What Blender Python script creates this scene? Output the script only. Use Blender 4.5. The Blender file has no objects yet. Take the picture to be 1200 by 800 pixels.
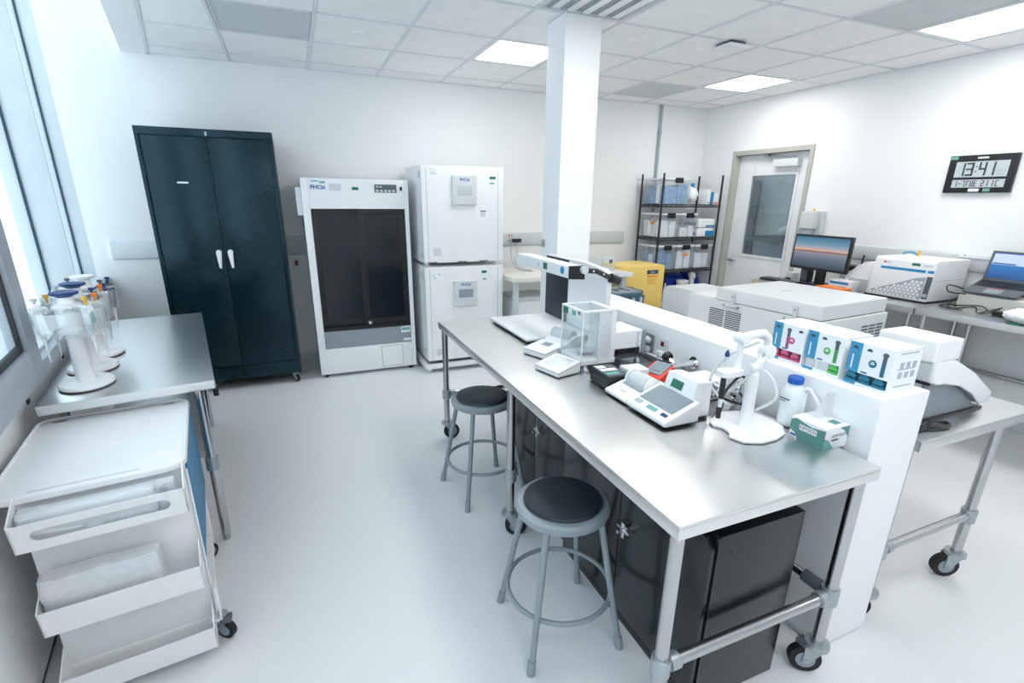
import bpy, bmesh, math, random
from mathutils import Matrix, Vector, Euler

random.seed(11)
SC = bpy.context.scene
COL = SC.collection
PI = math.pi
R = math.radians

# ------------------------------------------------------------------ camera
cam_data = bpy.data.cameras.new('camera')
cam = bpy.data.objects.new('camera', cam_data)
COL.objects.link(cam)
cam_data.sensor_fit = 'HORIZONTAL'
cam_data.sensor_width = 36.0
cam_data.lens = 17.518
cam_data.shift_y = 0.0187
cam_data.clip_start = 0.02
XR = Vector((0.921, -0.388, 0.011)); YD = Vector((-0.110, -0.289, -0.951)); ZF = Vector((0.373, 0.875, -0.309))
ZF.normalize(); XR = (XR - ZF * XR.dot(ZF)).normalized(); YD = ZF.cross(XR).normalized()
cam.matrix_world = Matrix(((XR.x, -YD.x, -ZF.x, 0.0), (XR.y, -YD.y, -ZF.y, 0.0), (XR.z, -YD.z, -ZF.z, 1.66), (0, 0, 0, 1)))
SC.camera = cam

# ------------------------------------------------------------------ world and exposure
SC.view_settings.view_transform = 'Standard'
SC.view_settings.look = 'None'
SC.view_settings.exposure = 0.83
SC.view_settings.gamma = 1.0
SC.view_settings.use_curve_mapping = False
LAMP_POWER = 8.5          # emission of the ceiling panels
world = bpy.data.worlds.new('overcast_sky')
SC.world = world
world.use_nodes = True
wn = world.node_tree.nodes
bg = wn['Background']
bg.inputs['Color'].default_value = (0.75, 0.90, 1.0, 1)
bg.inputs['Strength'].default_value = 1.3
SC.cycles.max_bounces = 10
SC.cycles.diffuse_bounces = 6
SC.cycles.glossy_bounces = 4
SC.cycles.transparent_max_bounces = 24
SC.cycles.sample_clamp_indirect = 6.0
SC.cycles.use_denoising = True
SC.cycles.caustics_reflective = False
SC.cycles.caustics_refractive = False

# ------------------------------------------------------------------ materials
def _nodes(name):
    m = bpy.data.materials.new(name)
    m.use_nodes = True
    nt = m.node_tree
    return m, nt, nt.nodes['Principled BSDF']

def mat(name, col, rough=0.5, metal=0.0, var=0.03, scale=6.0, bump=0.0, bscale=200.0, stretch=None, spec=0.5, tint=None):
    """Procedural paint, plastic or metal: a base colour that drifts a little, with optional fine relief."""
    m, nt, p = _nodes(name)
    N, L = nt.nodes, nt.links
    tc = N.new('ShaderNodeTexCoord')
    mp = N.new('ShaderNodeMapping')
    L.new(tc.outputs['Object'], mp.inputs['Vector'])
    if stretch:
        mp.inputs['Scale'].default_value = stretch
    nz = N.new('ShaderNodeTexNoise')
    nz.inputs['Scale'].default_value = scale
    nz.inputs['Detail'].default_value = 4
    L.new(mp.outputs['Vector'], nz.inputs['Vector'])
    rp = N.new('ShaderNodeValToRGB')
    a = [max(0, c * (1 - var)) for c in col]; b = [min(1, c * (1 + var)) for c in col]
    rp.color_ramp.elements[0].position = 0.3; rp.color_ramp.elements[1].position = 0.7
    rp.color_ramp.elements[0].color = (*a, 1); rp.color_ramp.elements[1].color = (*b, 1)
    L.new(nz.outputs['Fac'], rp.inputs['Fac'])
    L.new(rp.outputs['Color'], p.inputs['Base Color'])
    p.inputs['Roughness'].default_value = rough
    p.inputs['Metallic'].default_value = metal
    p.inputs['Specular IOR Level'].default_value = spec
    if tint: p.inputs['Specular Tint'].default_value = (*tint, 1)
    if bump:
        n2 = N.new('ShaderNodeTexNoise'); n2.inputs['Scale'].default_value = bscale
        L.new(mp.outputs['Vector'], n2.inputs['Vector'])
        bp = N.new('ShaderNodeBump'); bp.inputs['Strength'].default_value = bump; bp.inputs['Distance'].default_value = 0.002
        L.new(n2.outputs['Fac'], bp.inputs['Height'])
        L.new(bp.outputs['Normal'], p.inputs['Normal'])
    return m

def steel(name, col, rough, stretch, smear=0.12, relief=0.06):
    m, nt, p = _nodes(name)
    N, L = nt.nodes, nt.links
    tc = N.new('ShaderNodeTexCoord'); mp = N.new('ShaderNodeMapping')
    mp.inputs['Scale'].default_value = stretch
    L.new(tc.outputs['Object'], mp.inputs['Vector'])
    nz = N.new('ShaderNodeTexNoise'); nz.inputs['Scale'].default_value = 1.0; nz.inputs['Detail'].default_value = 5
    L.new(mp.outputs['Vector'], nz.inputs['Vector'])
    n3 = N.new('ShaderNodeTexNoise'); n3.inputs['Scale'].default_value = 3.0; n3.inputs['Detail'].default_value = 3
    L.new(tc.outputs['Object'], n3.inputs['Vector'])
    ad = N.new('ShaderNodeMath'); ad.operation = 'ADD'
    L.new(nz.outputs['Fac'], ad.inputs[0]); L.new(n3.outputs['Fac'], ad.inputs[1])
    mr = N.new('ShaderNodeMapRange'); mr.inputs['From Min'].default_value = 0.6; mr.inputs['From Max'].default_value = 1.4
    mr.inputs['To Min'].default_value = rough - smear / 2; mr.inputs['To Max'].default_value = rough + smear / 2
    L.new(ad.outputs[0], mr.inputs['Value']); L.new(mr.outputs['Result'], p.inputs['Roughness'])
    p.inputs['Base Color'].default_value = (*col, 1); p.inputs['Metallic'].default_value = 1.0
    bp = N.new('ShaderNodeBump'); bp.inputs['Strength'].default_value = relief; bp.inputs['Distance'].default_value = 0.001
    L.new(nz.outputs['Fac'], bp.inputs['Height']); L.new(bp.outputs['Normal'], p.inputs['Normal'])
    return m

def clear(name, col, fac, rough=0.08, gloss=0.08):
    """Thin clear sheet: mostly transparent, a little body colour and a little reflection."""
    m = bpy.data.materials.new(name); m.use_nodes = True
    nt = m.node_tree; N, L = nt.nodes, nt.links
    N.remove(N['Principled BSDF']); out = N['Material Output']
    tr = N.new('ShaderNodeBsdfTransparent'); df = N.new('ShaderNodeBsdfDiffuse'); gl = N.new('ShaderNodeBsdfGlossy')
    tr.inputs['Color'].default_value = (*[0.5 + 0.5 * c for c in col], 1)
    df.inputs['Color'].default_value = (*col, 1); gl.inputs['Roughness'].default_value = rough
    nz = N.new('ShaderNodeTexNoise'); nz.inputs['Scale'].default_value = 9.0
    mr = N.new('ShaderNodeMapRange'); mr.inputs['To Min'].default_value = fac * 0.8; mr.inputs['To Max'].default_value = fac * 1.2
    L.new(nz.outputs['Fac'], mr.inputs['Value'])
    m1 = N.new('ShaderNodeMixShader'); m2 = N.new('ShaderNodeMixShader')
    L.new(mr.outputs['Result'], m1.inputs['Fac'])
    L.new(tr.outputs[0], m1.inputs[1]); L.new(df.outputs[0], m1.inputs[2])
    m2.inputs['Fac'].default_value = gloss
    L.new(m1.outputs[0], m2.inputs[1]); L.new(gl.outputs[0], m2.inputs[2])
    L.new(m2.outputs[0], out.inputs['Surface'])
    return m

def glow(name, col, strength):
    m, nt, p = _nodes(name)
    p.inputs['Base Color'].default_value = (*col, 1)
    p.inputs['Emission Color'].default_value = (*col, 1)
    p.inputs['Emission Strength'].default_value = strength
    p.inputs['Roughness'].default_value = 0.3
    return m

def screen(name, stops, strength, axis='Z', noise=0.0):
    """A lit display whose picture is a procedural ramp along one axis of the screen's own box."""
    m, nt, p = _nodes(name)
    N, L = nt.nodes, nt.links
    tc = N.new('ShaderNodeTexCoord'); sp = N.new('ShaderNodeSeparateXYZ')
    L.new(tc.outputs['Generated'], sp.inputs[0])
    nz = N.new('ShaderNodeTexNoise'); nz.inputs['Scale'].default_value = 6; nz.inputs['Detail'].default_value = 6
    mp = N.new('ShaderNodeMapping'); mp.inputs['Scale'].default_value = (1, 0.6, 2.2)
    L.new(tc.outputs['Generated'], mp.inputs['Vector']); L.new(mp.outputs['Vector'], nz.inputs['Vector'])
    md = N.new('ShaderNodeMath'); md.operation = 'MULTIPLY_ADD'; md.inputs[1].default_value = noise
    L.new(nz.outputs['Fac'], md.inputs[0]); L.new(sp.outputs[axis], md.inputs[2])
    sb = N.new('ShaderNodeMath'); sb.operation = 'SUBTRACT'; sb.inputs[1].default_value = noise * 0.5
    L.new(md.outputs[0], sb.inputs[0])
    rp = N.new('ShaderNodeValToRGB')
    while len(rp.color_ramp.elements) < len(stops): rp.color_ramp.elements.new(0.5)
    for e, (q, c) in zip(rp.color_ramp.elements, stops): e.position = q; e.color = (*c, 1)
    L.new(sb.outputs[0], rp.inputs['Fac'])
    L.new(rp.outputs['Color'], p.inputs['Emission Color']); p.inputs['Emission Strength'].default_value = strength
    p.inputs['Base Color'].default_value = (0.02, 0.02, 0.02, 1); p.inputs['Roughness'].default_value = 0.25
    return m

def floor_mat():
    m, nt, p = _nodes('speckled_vinyl_floor')
    N, L = nt.nodes, nt.links
    tc = N.new('ShaderNodeTexCoord')
    nz = N.new('ShaderNodeTexNoise'); nz.inputs['Scale'].default_value = 110; nz.inputs['Detail'].default_value = 3
    L.new(tc.outputs['Object'], nz.inputs['Vector'])
    rp = N.new('ShaderNodeValToRGB')
    rp.color_ramp.elements[0].position = 0.36; rp.color_ramp.elements[0].color = (0.76, 0.775, 0.79, 1)
    rp.color_ramp.elements[1].position = 0.50; rp.color_ramp.elements[1].color = (0.80, 0.81, 0.82, 1)
    L.new(nz.outputs['Fac'], rp.inputs['Fac']); L.new(rp.outputs['Color'], p.inputs['Base Color'])
    p.inputs['Roughness'].default_value = 0.38
    bp = N.new('ShaderNodeBump'); bp.inputs['Strength'].default_value = 0.05; bp.inputs['Distance'].default_value = 0.001
    L.new(nz.outputs['Fac'], bp.inputs['Height']); L.new(bp.outputs['Normal'], p.inputs['Normal'])
    return m

M = dict(
    wall=mat('white_wall_paint', (0.86, 0.865, 0.87), 0.6, var=0.006, scale=2, bump=0.02, bscale=300),
    tile=mat('ceiling_tile_board', (0.90, 0.905, 0.91), 0.85, bump=0.25, bscale=260),
    grid=mat('ceiling_grid_white', (0.70, 0.73, 0.76), 0.5),
    floor=floor_mat(),
    white=mat('white_enamel', (0.83, 0.845, 0.85), 0.32, var=0.015),
    wplastic=mat('white_plastic', (0.86, 0.865, 0.87), 0.38, var=0.015),
    ivory=mat('pale_grey_plastic', (0.62, 0.65, 0.66), 0.4, var=0.02),
    pgrey=mat('light_grey_paint', (0.56, 0.59, 0.61), 0.42, var=0.02),
    mgrey=mat('mid_grey_paint', (0.27, 0.31, 0.34), 0.42),
    dgrey=mat('dark_grey_plastic', (0.09, 0.11, 0.125), 0.4),
    sgrey=mat('stool_grey_enamel', (0.26, 0.30, 0.325), 0.36, bump=0.05),
    vinyl=mat('charcoal_vinyl', (0.018, 0.026, 0.034), 0.42, bump=0.2, bscale=420),
    black=mat('black_plastic', (0.007, 0.009, 0.011), 0.38),
    bcab=mat('black_cabinet_teal_sheen', (0.002, 0.012, 0.018), 0.20, var=0.25, scale=3, bump=0.05, bscale=500, tint=(0.55, 0.82, 0.95)),  # teal of the reflected window put into base colour and specular tint
    ucab=mat('black_undercabinet_paint', (0.006, 0.009, 0.011), 0.18, var=0.25, scale=3, bump=0.04, bscale=500),
    bglass=mat('dark_door_glass', (0.006, 0.011, 0.015), 0.16, var=0.2),
    rubber=mat('black_rubber', (0.012, 0.012, 0.014), 0.7),
    top=steel('brushed_steel_top', (0.76, 0.77, 0.765), 0.30, (2.5, 70, 70), 0.05, 0.006),
    topy=steel('brushed_steel_top_lengthwise', (0.80, 0.81, 0.80), 0.30, (70, 2.5, 70), 0.05, 0.006),
    tube=steel('stainless_tube', (0.52, 0.525, 0.53), 0.24, (60, 60, 2), 0.06, 0.02),
    cast=mat('galvanised_casting', (0.42, 0.46, 0.48), 0.42, metal=0.7, bump=0.2, bscale=150),
    chrome=mat('chrome', (0.82, 0.83, 0.84), 0.12, metal=1.0, var=0.01),
    alu=mat('window_aluminium', (0.42, 0.46, 0.51), 0.4, metal=0.0),
    fin=mat('window_jamb_paint', (0.66, 0.72, 0.75), 0.5),
    gasket=mat('window_gasket', (0.012, 0.055, 0.085), 0.5),
    glass=clear('window_glass', (0.97, 0.99, 1.0), 0.01, 0.03, 0.04),
    dglass=clear('door_vision_glass', (0.40, 0.46, 0.48), 0.07, 0.03, 0.05),
    acryl=clear('clear_acrylic', (0.92, 0.96, 0.97), 0.07, 0.05, 0.07),
    acryl2=clear('thick_acrylic', (0.88, 0.93, 0.94), 0.20, 0.06, 0.16),
    bin=clear('clear_storage_plastic', (0.86, 0.90, 0.93), 0.20, 0.2, 0.05),
    film=clear('plastic_film', (0.92, 0.94, 0.96), 0.50, 0.25, 0.10),
    frame=mat('taupe_door_frame', (0.44, 0.44, 0.40), 0.45),
    door=mat('white_door_paint', (0.78, 0.80, 0.82), 0.4),
    guard=mat('grey_wall_guard', (0.58, 0.62, 0.63), 0.5),
    guardw=mat('white_wall_guard', (0.72, 0.76, 0.78), 0.5),
    teal=mat('teal_sticker', (0.16, 0.40, 0.37), 0.5),
    green=mat('green_sticker', (0.02, 0.16, 0.10), 0.5),
    blue=mat('pipette_blue', (0.006, 0.045, 0.17), 0.35),
    cyan=mat('carton_cyan', (0.045, 0.28, 0.48), 0.5),
    bstripe=mat('instrument_blue', (0.012, 0.24, 0.50), 0.4),
    capblue=mat('cap_blue', (0.006, 0.10, 0.45), 0.35),
    bluep=mat('cart_blue_panel', (0.006, 0.17, 0.34), 0.45, var=0.12, scale=14),
    royal=mat('royal_blue_bin', (0.005, 0.035, 0.36), 0.4),
    pale=mat('pale_blue_packs', (0.13, 0.32, 0.58), 0.6, var=0.3, scale=18),
    lid=mat('bin_lid_blue_grey', (0.07, 0.14, 0.19), 0.45),
    yellow=mat('safety_yellow', (0.93, 0.68, 0.20), 0.4),
    amber=mat('amber_plastic', (0.80, 0.42, 0.03), 0.4),
    orange=mat('orange_plastic', (0.90, 0.22, 0.02), 0.45),
    red=mat('meter_red', (0.78, 0.055, 0.015), 0.4),
    dred=mat('socket_red', (0.22, 0.012, 0.015), 0.4),
    pink=mat('tip_pink', (0.52, 0.09, 0.20), 0.4),
    gtip=mat('tip_green', (0.08, 0.44, 0.10), 0.4),
    btip=mat('tip_blue', (0.01, 0.15, 0.25), 0.4),
    carton=mat('white_carton', (0.84, 0.86, 0.88), 0.55),
    cartont=mat('white_carton_top', (0.86, 0.87, 0.89), 0.45),
    print=mat('grey_print', (0.42, 0.46, 0.50), 0.6),
    dprint=mat('dark_print', (0.05, 0.07, 0.09), 0.6),
    phblue=mat('logo_blue', (0.0, 0.10, 0.36), 0.5),
    box_teal=mat('tissue_box_teal', (0.11, 0.27, 0.25), 0.55),
    paper=mat('tissue_paper', (0.86, 0.88, 0.90), 0.8),
    poly=mat('milky_polyethylene', (0.76, 0.80, 0.82), 0.35),
    steelp=mat('satin_steel_plate', (0.40, 0.43, 0.45), 0.35, metal=0.8),
    lcd=mat('grey_lcd', (0.26, 0.31, 0.34), 0.2),
    lcdlight=mat('pale_lcd', (0.50, 0.55, 0.57), 0.25),
    cream=mat('cream_box', (0.74, 0.72, 0.66), 0.5),
    conduit=mat('grey_conduit', (0.36, 0.40, 0.44), 0.4),
    cbody=mat('centrifuge_grey_white', (0.72, 0.745, 0.75), 0.38, var=0.012),
    outside=mat('pale_paving', (0.6, 0.62, 0.64), 0.8),
    lamp=glow('lamp_diffuser', (1.0, 0.985, 0.96), LAMP_POWER),
)
M['sunset'] = screen('sunset_beach_picture', [(0.0, (0.03, 0.05, 0.08)), (0.25, (0.10, 0.14, 0.20)), (0.43, (0.22, 0.25, 0.32)), (0.50, (0.36, 0.27, 0.30)), (0.545, (0.10, 0.09, 0.13)), (0.57, (0.95, 0.48, 0.24)), (0.62, (0.50, 0.46, 0.50)), (0.76, (0.16, 0.33, 0.45)), (1.0, (0.03, 0.16, 0.29))], 0.48, 'Z', 0.07)
M['desktop'] = screen('blue_desktop_picture', [(0.0, (0.004, 0.07, 0.30)), (0.5, (0.01, 0.20, 0.58)), (1.0, (0.005, 0.09, 0.36))], 0.52, 'Z', 0.15)
M['winpane'] = glow('grey_window_on_screen', (0.36, 0.42, 0.55), 0.42)
M['winbar'] = glow('dark_bar_on_screen', (0.03, 0.06, 0.16), 0.6)
M['redtab'] = glow('red_tab_on_screen', (0.75, 0.03, 0.04), 0.9)

# ------------------------------------------------------------------ mesh builder
class B:
    def __init__(self): self.bm = bmesh.new()
    def _bev(self, verts, w, seg=2):
        if w <= 0: return
        es = list({e for v in verts for e in v.link_edges})
        bmesh.ops.bevel(self.bm, geom=es, offset=w, segments=seg, affect='EDGES', profile=0.7)
    def box(self, x0, x1, y0, y1, z0, z1, bev=0.0, seg=2, rot=None):
        r = bmesh.ops.create_cube(self.bm, size=1.0)
        c = Vector(((x0 + x1) / 2, (y0 + y1) / 2, (z0 + z1) / 2))
        mt = Matrix.Translation(c)
        if rot is not None: mt = mt @ Euler(rot).to_matrix().to_4x4()
        mt = mt @ Matrix.Diagonal((abs(x1 - x0), abs(y1 - y0), abs(z1 - z0), 1))
        bmesh.ops.transform(self.bm, matrix=mt, verts=r['verts'])
        self._bev(r['verts'], bev, seg)
        return self
    def cyl(self, p0, p1, r, r2=None, n=16, bev=0.0):
        p0 = Vector(p0); p1 = Vector(p1); d = p1 - p0
        g = bmesh.ops.create_cone(self.bm, cap_ends=True, segments=n, radius1=r, radius2=r if r2 is None else r2, depth=d.length)
        mt = Matrix.Translation((p0 + p1) / 2) @ d.to_track_quat('Z', 'Y').to_matrix().to_4x4()
        bmesh.ops.transform(self.bm, matrix=mt, verts=g['verts'])
        if bev:
            es = [e for e in {e for v in g['verts'] for e in v.link_edges} if any(len(f.verts) > 4 for f in e.link_faces)]
            bmesh.ops.bevel(self.bm, geom=es, offset=bev, segments=2, affect='EDGES', profile=0.7)
        return self
    def tube(self, pts, r, n=8, closed=False, cap=True):
        P = [Vector(p) for p in pts]; k = len(P); rings = []
        up = None
        for i in range(k):
            if closed: t = P[(i + 1) % k] - P[i - 1]
            else: t = P[min(i + 1, k - 1)] - P[max(i - 1, 0)]
            t.normalize()
            if up is None:
                up = Vector((0, 0, 1)) if abs(t.z) < 0.9 else Vector((1, 0, 0))
            a = (up - t * up.dot(t)).normalized(); b = t.cross(a); up = a
            rr = r[i] if isinstance(r, (list, tuple)) else r
            rings.append([self.bm.verts.new(P[i] + (a * math.cos(2 * PI * j / n) + b * math.sin(2 * PI * j / n)) * rr) for j in range(n)])
        for i in range(k if closed else k - 1):
            A = rings[i]; Q = rings[(i + 1) % k]
            for j in range(n):
                self.bm.faces.new((A[j], A[(j + 1) % n], Q[(j + 1) % n], Q[j]))
        if not closed and cap:
            self.bm.faces.new(rings[0][::-1]); self.bm.faces.new(rings[-1])
        return self
    def lathe(self, prof, c=(0, 0, 0), n=24, sx=1.0, sy=1.0):
        rings = []
        for (r, z) in prof:
            rings.append([self.bm.verts.new((c[0] + sx * r * math.cos(2 * PI * j / n), c[1] + sy * r * math.sin(2 * PI * j / n), c[2] + z)) for j in range(n)])
        for A, Q in zip(rings[:-1], rings[1:]):
            for j in range(n): self.bm.faces.new((A[j], A[(j + 1) % n], Q[(j + 1) % n], Q[j]))
        self.bm.faces.new(rings[0][::-1]); self.bm.faces.new(rings[-1])
        return self
    def prism(self, poly, axis, a, b, bev=0.0):
        """Polygon given in the two remaining axes, pushed along axis from a to b."""
        def P(u, v, w):
            return {'x': (w, u, v), 'y': (u, w, v), 'z': (u, v, w)}[axis]
        A = [self.bm.verts.new(P(u, v, a)) for u, v in poly]; Q = [self.bm.verts.new(P(u, v, b)) for u, v in poly]
        n = len(poly)
        self.bm.faces.new(A[::-1]); self.bm.faces.new(Q)
        for j in range(n): self.bm.faces.new((A[j], A[(j + 1) % n], Q[(j + 1) % n], Q[j]))
        self._bev(A + Q, bev)
        return self
    def ring(self, c, R0, r, n=40, m=8):
        return self.tube([(c[0] + R0 * math.cos(2 * PI * i / n), c[1] + R0 * math.sin(2 * PI * i / n), c[2]) for i in range(n)], r, m, closed=True)
    def ball(self, c, rx, ry=None, rz=None, sub=2):
        g = bmesh.ops.create_icosphere(self.bm, subdivisions=sub, radius=1.0)
        bmesh.ops.transform(self.bm, matrix=Matrix.Translation(c) @ Matrix.Diagonal((rx, ry or rx, rz or rx, 1)), verts=g['verts'])
        return self
    def quad(self, *pts):
        self.bm.faces.new([self.bm.verts.new(p) for p in pts]); return self
    def crumple(self, amp, freq=9.0, seed=0):
        rnd = random.Random(seed)
        ph = [(rnd.uniform(-1, 1), rnd.uniform(-1, 1), rnd.uniform(-1, 1), rnd.uniform(0, 6)) for _ in range(7)]
        for v in self.bm.verts:
            s = sum(math.sin(freq * (a * v.co.x + b * v.co.y + c * v.co.z) * (1 + i * 0.4) + d) for i, (a, b, c, d) in enumerate(ph)) / 7
            v.co += v.co.normalized() * 0 + Vector((s, math.sin(s * 9) * 0.6, s * 0.7)) * amp
        return self
    def sub(self, k=1):
        bmesh.ops.subdivide_edges(self.bm, edges=self.bm.edges[:], cuts=k, use_grid_fill=True); return self

def mesh_of(name, b, m):
    bmesh.ops.recalc_face_normals(b.bm, faces=b.bm.faces[:])
    me = bpy.data.meshes.new(name); b.bm.to_mesh(me); b.bm.free()
    me.materials.append(M[m] if isinstance(m, str) else m)
    me.shade_smooth(); me.set_sharp_from_angle(angle=R(38))
    return me

def thing(name, label, cat, loc=(0, 0, 0), rz=0.0, group=None):
    o = bpy.data.objects.new(name, None); COL.objects.link(o)
    o.empty_display_size = 0.05
    o.location = loc; o.rotation_euler = (0, 0, rz)
    o['label'] = label; o['category'] = cat
    if group: o['group'] = group
    return o

def rootmat(o):
    chain = []
    while o is not None: chain.append(o); o = o.parent
    mt = Matrix.Identity(4)
    for q in reversed(chain):
        mt = mt @ Matrix.LocRotScale(q.location, q.rotation_euler, q.scale)
    return mt

def part(parent, name, b, m, world=True, label=None):
    """One mesh object under parent. World coordinates are brought into the parent's frame."""
    if world and parent is not None: b.bm.transform(rootmat(parent).inverted())
    o = bpy.data.objects.new(name, mesh_of(name, b, m)); COL.objects.link(o)
    o.parent = parent
    if label: o['label'] = label
    return o

def solo(name, b, m, label, cat, group=None):
    """A thing that is a single mesh; its origin is put at the middle of its base."""
    xs = [v.co.x for v in b.bm.verts]; ys = [v.co.y for v in b.bm.verts]; zs = [v.co.z for v in b.bm.verts]
    c = Vector(((min(xs) + max(xs)) / 2, (min(ys) + max(ys)) / 2, min(zs)))
    b.bm.transform(Matrix.Translation(-c))
    o = bpy.data.objects.new(name, mesh_of(name, b, m)); COL.objects.link(o); o.location = c
    o['label'] = label; o['category'] = cat
    if group: o['group'] = group
    return o

def struct(name, b, m, parent=None, local=None):
    if local is not None: b.bm.transform(local)
    o = bpy.data.objects.new(name, mesh_of(name, b, m)); COL.objects.link(o); o.parent = parent
    if parent is None: o['kind'] = 'structure'
    return o

def txt(parent, body, size, loc, rot, m, name='lettering', world=True, align='CENTER', sx=1.0, ext=0.0003, bold=0.0):
    cu = bpy.data.curves.new(name, 'FONT'); cu.body = body; cu.size = size; cu.align_x = align; cu.align_y = 'CENTER'
    cu.extrude = ext; cu.offset = bold; cu.materials.append(M[m])
    tmp = bpy.data.objects.new(name, cu); COL.objects.link(tmp)
    me = bpy.data.meshes.new_from_object(tmp.evaluated_get(bpy.context.evaluated_depsgraph_get()))
    bpy.data.objects.remove(tmp); me.name = name
    o = bpy.data.objects.new(name, me); COL.objects.link(o)
    mt = Matrix.LocRotScale(Vector(loc), Euler(rot), Vector((sx, 1, 1)))
    if world: mt = rootmat(parent).inverted() @ mt
    me.transform(mt); o.parent = parent
    return o

FRONT = (R(90), 0, 0)            # reads from the camera side (-y)
LEFT = (R(90), 0, R(-90))        # reads from -x

def copy_tree(o, loc=None, rz=None, label=None, parent=None):
    c = o.copy(); COL.objects.link(c)
    if parent is not None: c.parent = parent
    if loc is not None: c.location = loc
    if rz is not None: c.rotation_euler = (0, 0, rz)
    if label: c['label'] = label
    for ch in list(o.children): copy_tree(ch, parent=c)
    return c

def arc(cx, cy, r, a0, a1, n):
    return [(cx + r * math.cos(R(a0 + (a1 - a0) * i / n)), cy + r * math.sin(R(a0 + (a1 - a0) * i / n))) for i in range(n + 1)]

def rrect(x0, x1, y0, y1, r, n=5):
    return arc(x1 - r, y0 + r, r, -90, 0, n) + arc(x1 - r, y1 - r, r, 0, 90, n) + arc(x0 + r, y1 - r, r, 90, 180, n) + arc(x0 + r, y0 + r, r, 180, 270, n)

def caster(parent, x, y, r, ztop, yaw=0.0, stem=True, brake=False):
    """Swivel caster on the floor: stem with plate and fork as one part, its wheel and brake pedal below it."""
    dx, dy = math.cos(yaw), math.sin(yaw); px, py = -dy, dx
    cx, cy = x + dx * r * 0.55, y + dy * r * 0.55
    f = B()
    f.cyl((x, y, 2 * r + 0.012), (x, y, ztop), r * 0.42, n=12)
    f.cyl((x, y, 2 * r + 0.004), (x, y, 2 * r + 0.022), r * 0.75, n=14)
    for s in (-1, 1):
        o = r * 0.40 * s
        q0 = Vector((x - dx * r * 0.45 + px * o, y - dy * r * 0.45 + py * o, 2 * r + 0.008)); q1 = Vector((x + dx * r * 0.75 + px * o, y + dy * r * 0.75 + py * o, 2 * r + 0.008))
        q2 = Vector((cx + dx * r * 0.22 + px * o, cy + dy * r * 0.22 + py * o, r * 0.85)); q3 = Vector((cx - dx * r * 0.22 + px * o, cy - dy * r * 0.22 + py * o, r * 0.85))
        w = Vector((px, py, 0)) * 0.003
        va = [f.bm.verts.new(q + w) for q in (q0, q1, q2, q3)]; vb = [f.bm.verts.new(q - w) for q in (q0, q1, q2, q3)]
        f.bm.faces.new(va); f.bm.faces.new(vb[::-1])
        for j in range(4): f.bm.faces.new((va[j], vb[j], vb[(j + 1) % 4], va[(j + 1) % 4]))
    f.cyl((cx - px * r * 0.5, cy - py * r * 0.5, r), (cx + px * r * 0.5, cy + py * r * 0.5, r), r * 0.14, n=8)
    k = part(parent, 'caster', f, 'cast')
    t = B(); h = r * 0.3
    t.cyl((cx - px * h, cy - py * h, r), (cx + px * h, cy + py * h, r), r, n=24, bev=r * 0.12)
    part(k, 'wheel', t, 'rubber')
    d = B()
    for s in (-1, 1): d.cyl((cx + px * h * s, cy + py * h * s, r), (cx + px * h * s * 1.12, cy + py * h * s * 1.12, r), r * 0.6, n=18)
    part(k, 'hub', d, 'mgrey')
    if brake:
        e = B(); e.box(cx + dx * r * 0.2 - 0.02, cx + dx * r * 0.2 + 0.02, cy + dy * r * 0.2 - 0.02, cy + dy * r * 0.2 + 0.02, 2 * r + 0.002, 2 * r + 0.018, 0.003)
        part(k, 'brake_pedal', e, 'dgrey')
    return k
# ================================================================== the room
XW, YB, ZC, ZH, YF = 4.95, 5.42, 2.75, 4.20, -2.6     # right wall, back wall, ceiling, high ceiling, wall behind
TH = R(9.5)                                            # the window wall runs 9.5 degrees off the depth axis
WM = Matrix.Translation((-0.6146, -0.1028, 0)) @ Matrix.Rotation(TH, 4, 'Z')   # local x into the room, y along the wall
def wx(y, d=0.0):                                      # x of the window-wall plane (d beyond its face) at depth y
    return (-0.6231 - d - math.sin(TH) * y) / math.cos(TH)

struct('floor', B().box(-1.9, XW + 0.2, YF - 0.2, YB + 0.2, -0.1, 0.0), 'floor')
struct('wall_back', B().box(-2.2, XW + 0.3, YB, YB + 0.15, 0, ZH), 'wall')
struct('wall_front', B().box(-0.6, XW + 0.3, YF - 0.15, YF, 0, ZH), 'wall')
wr = B()
wr.box(XW, XW + 0.12, YF, 3.885, 0, ZH); wr.box(XW, XW + 0.12, 4.855, YB, 0, ZH); wr.box(XW, XW + 0.12, 3.885, 4.855, 2.175, ZH)
struct('wall_right', wr, 'wall')
struct('wall_left', B().box(-0.26, -0.05, -3.0, 5.75, 0.03, 0.895), 'wall', local=WM)
struct('baseboard_left', B().box(-0.20, -0.055, -3.0, 5.70, 0.0, 0.03), 'black', local=WM)
struct('trim_1', B().box(-0.05, 0.0, -3.0, 5.62, 0.895, 0.955, 0.004), 'alu', local=WM)           # window rail
struct('trim_2', B().box(-0.26, -0.04, 2.85, 5.66, 0.955, 0.968, 0.002), 'fin', local=WM)         # window sill
struct('trim_3', B().box(-0.26, -0.05, -3.0, 5.75, ZH - 0.1, ZH), 'wall', local=WM)               # window head

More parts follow.
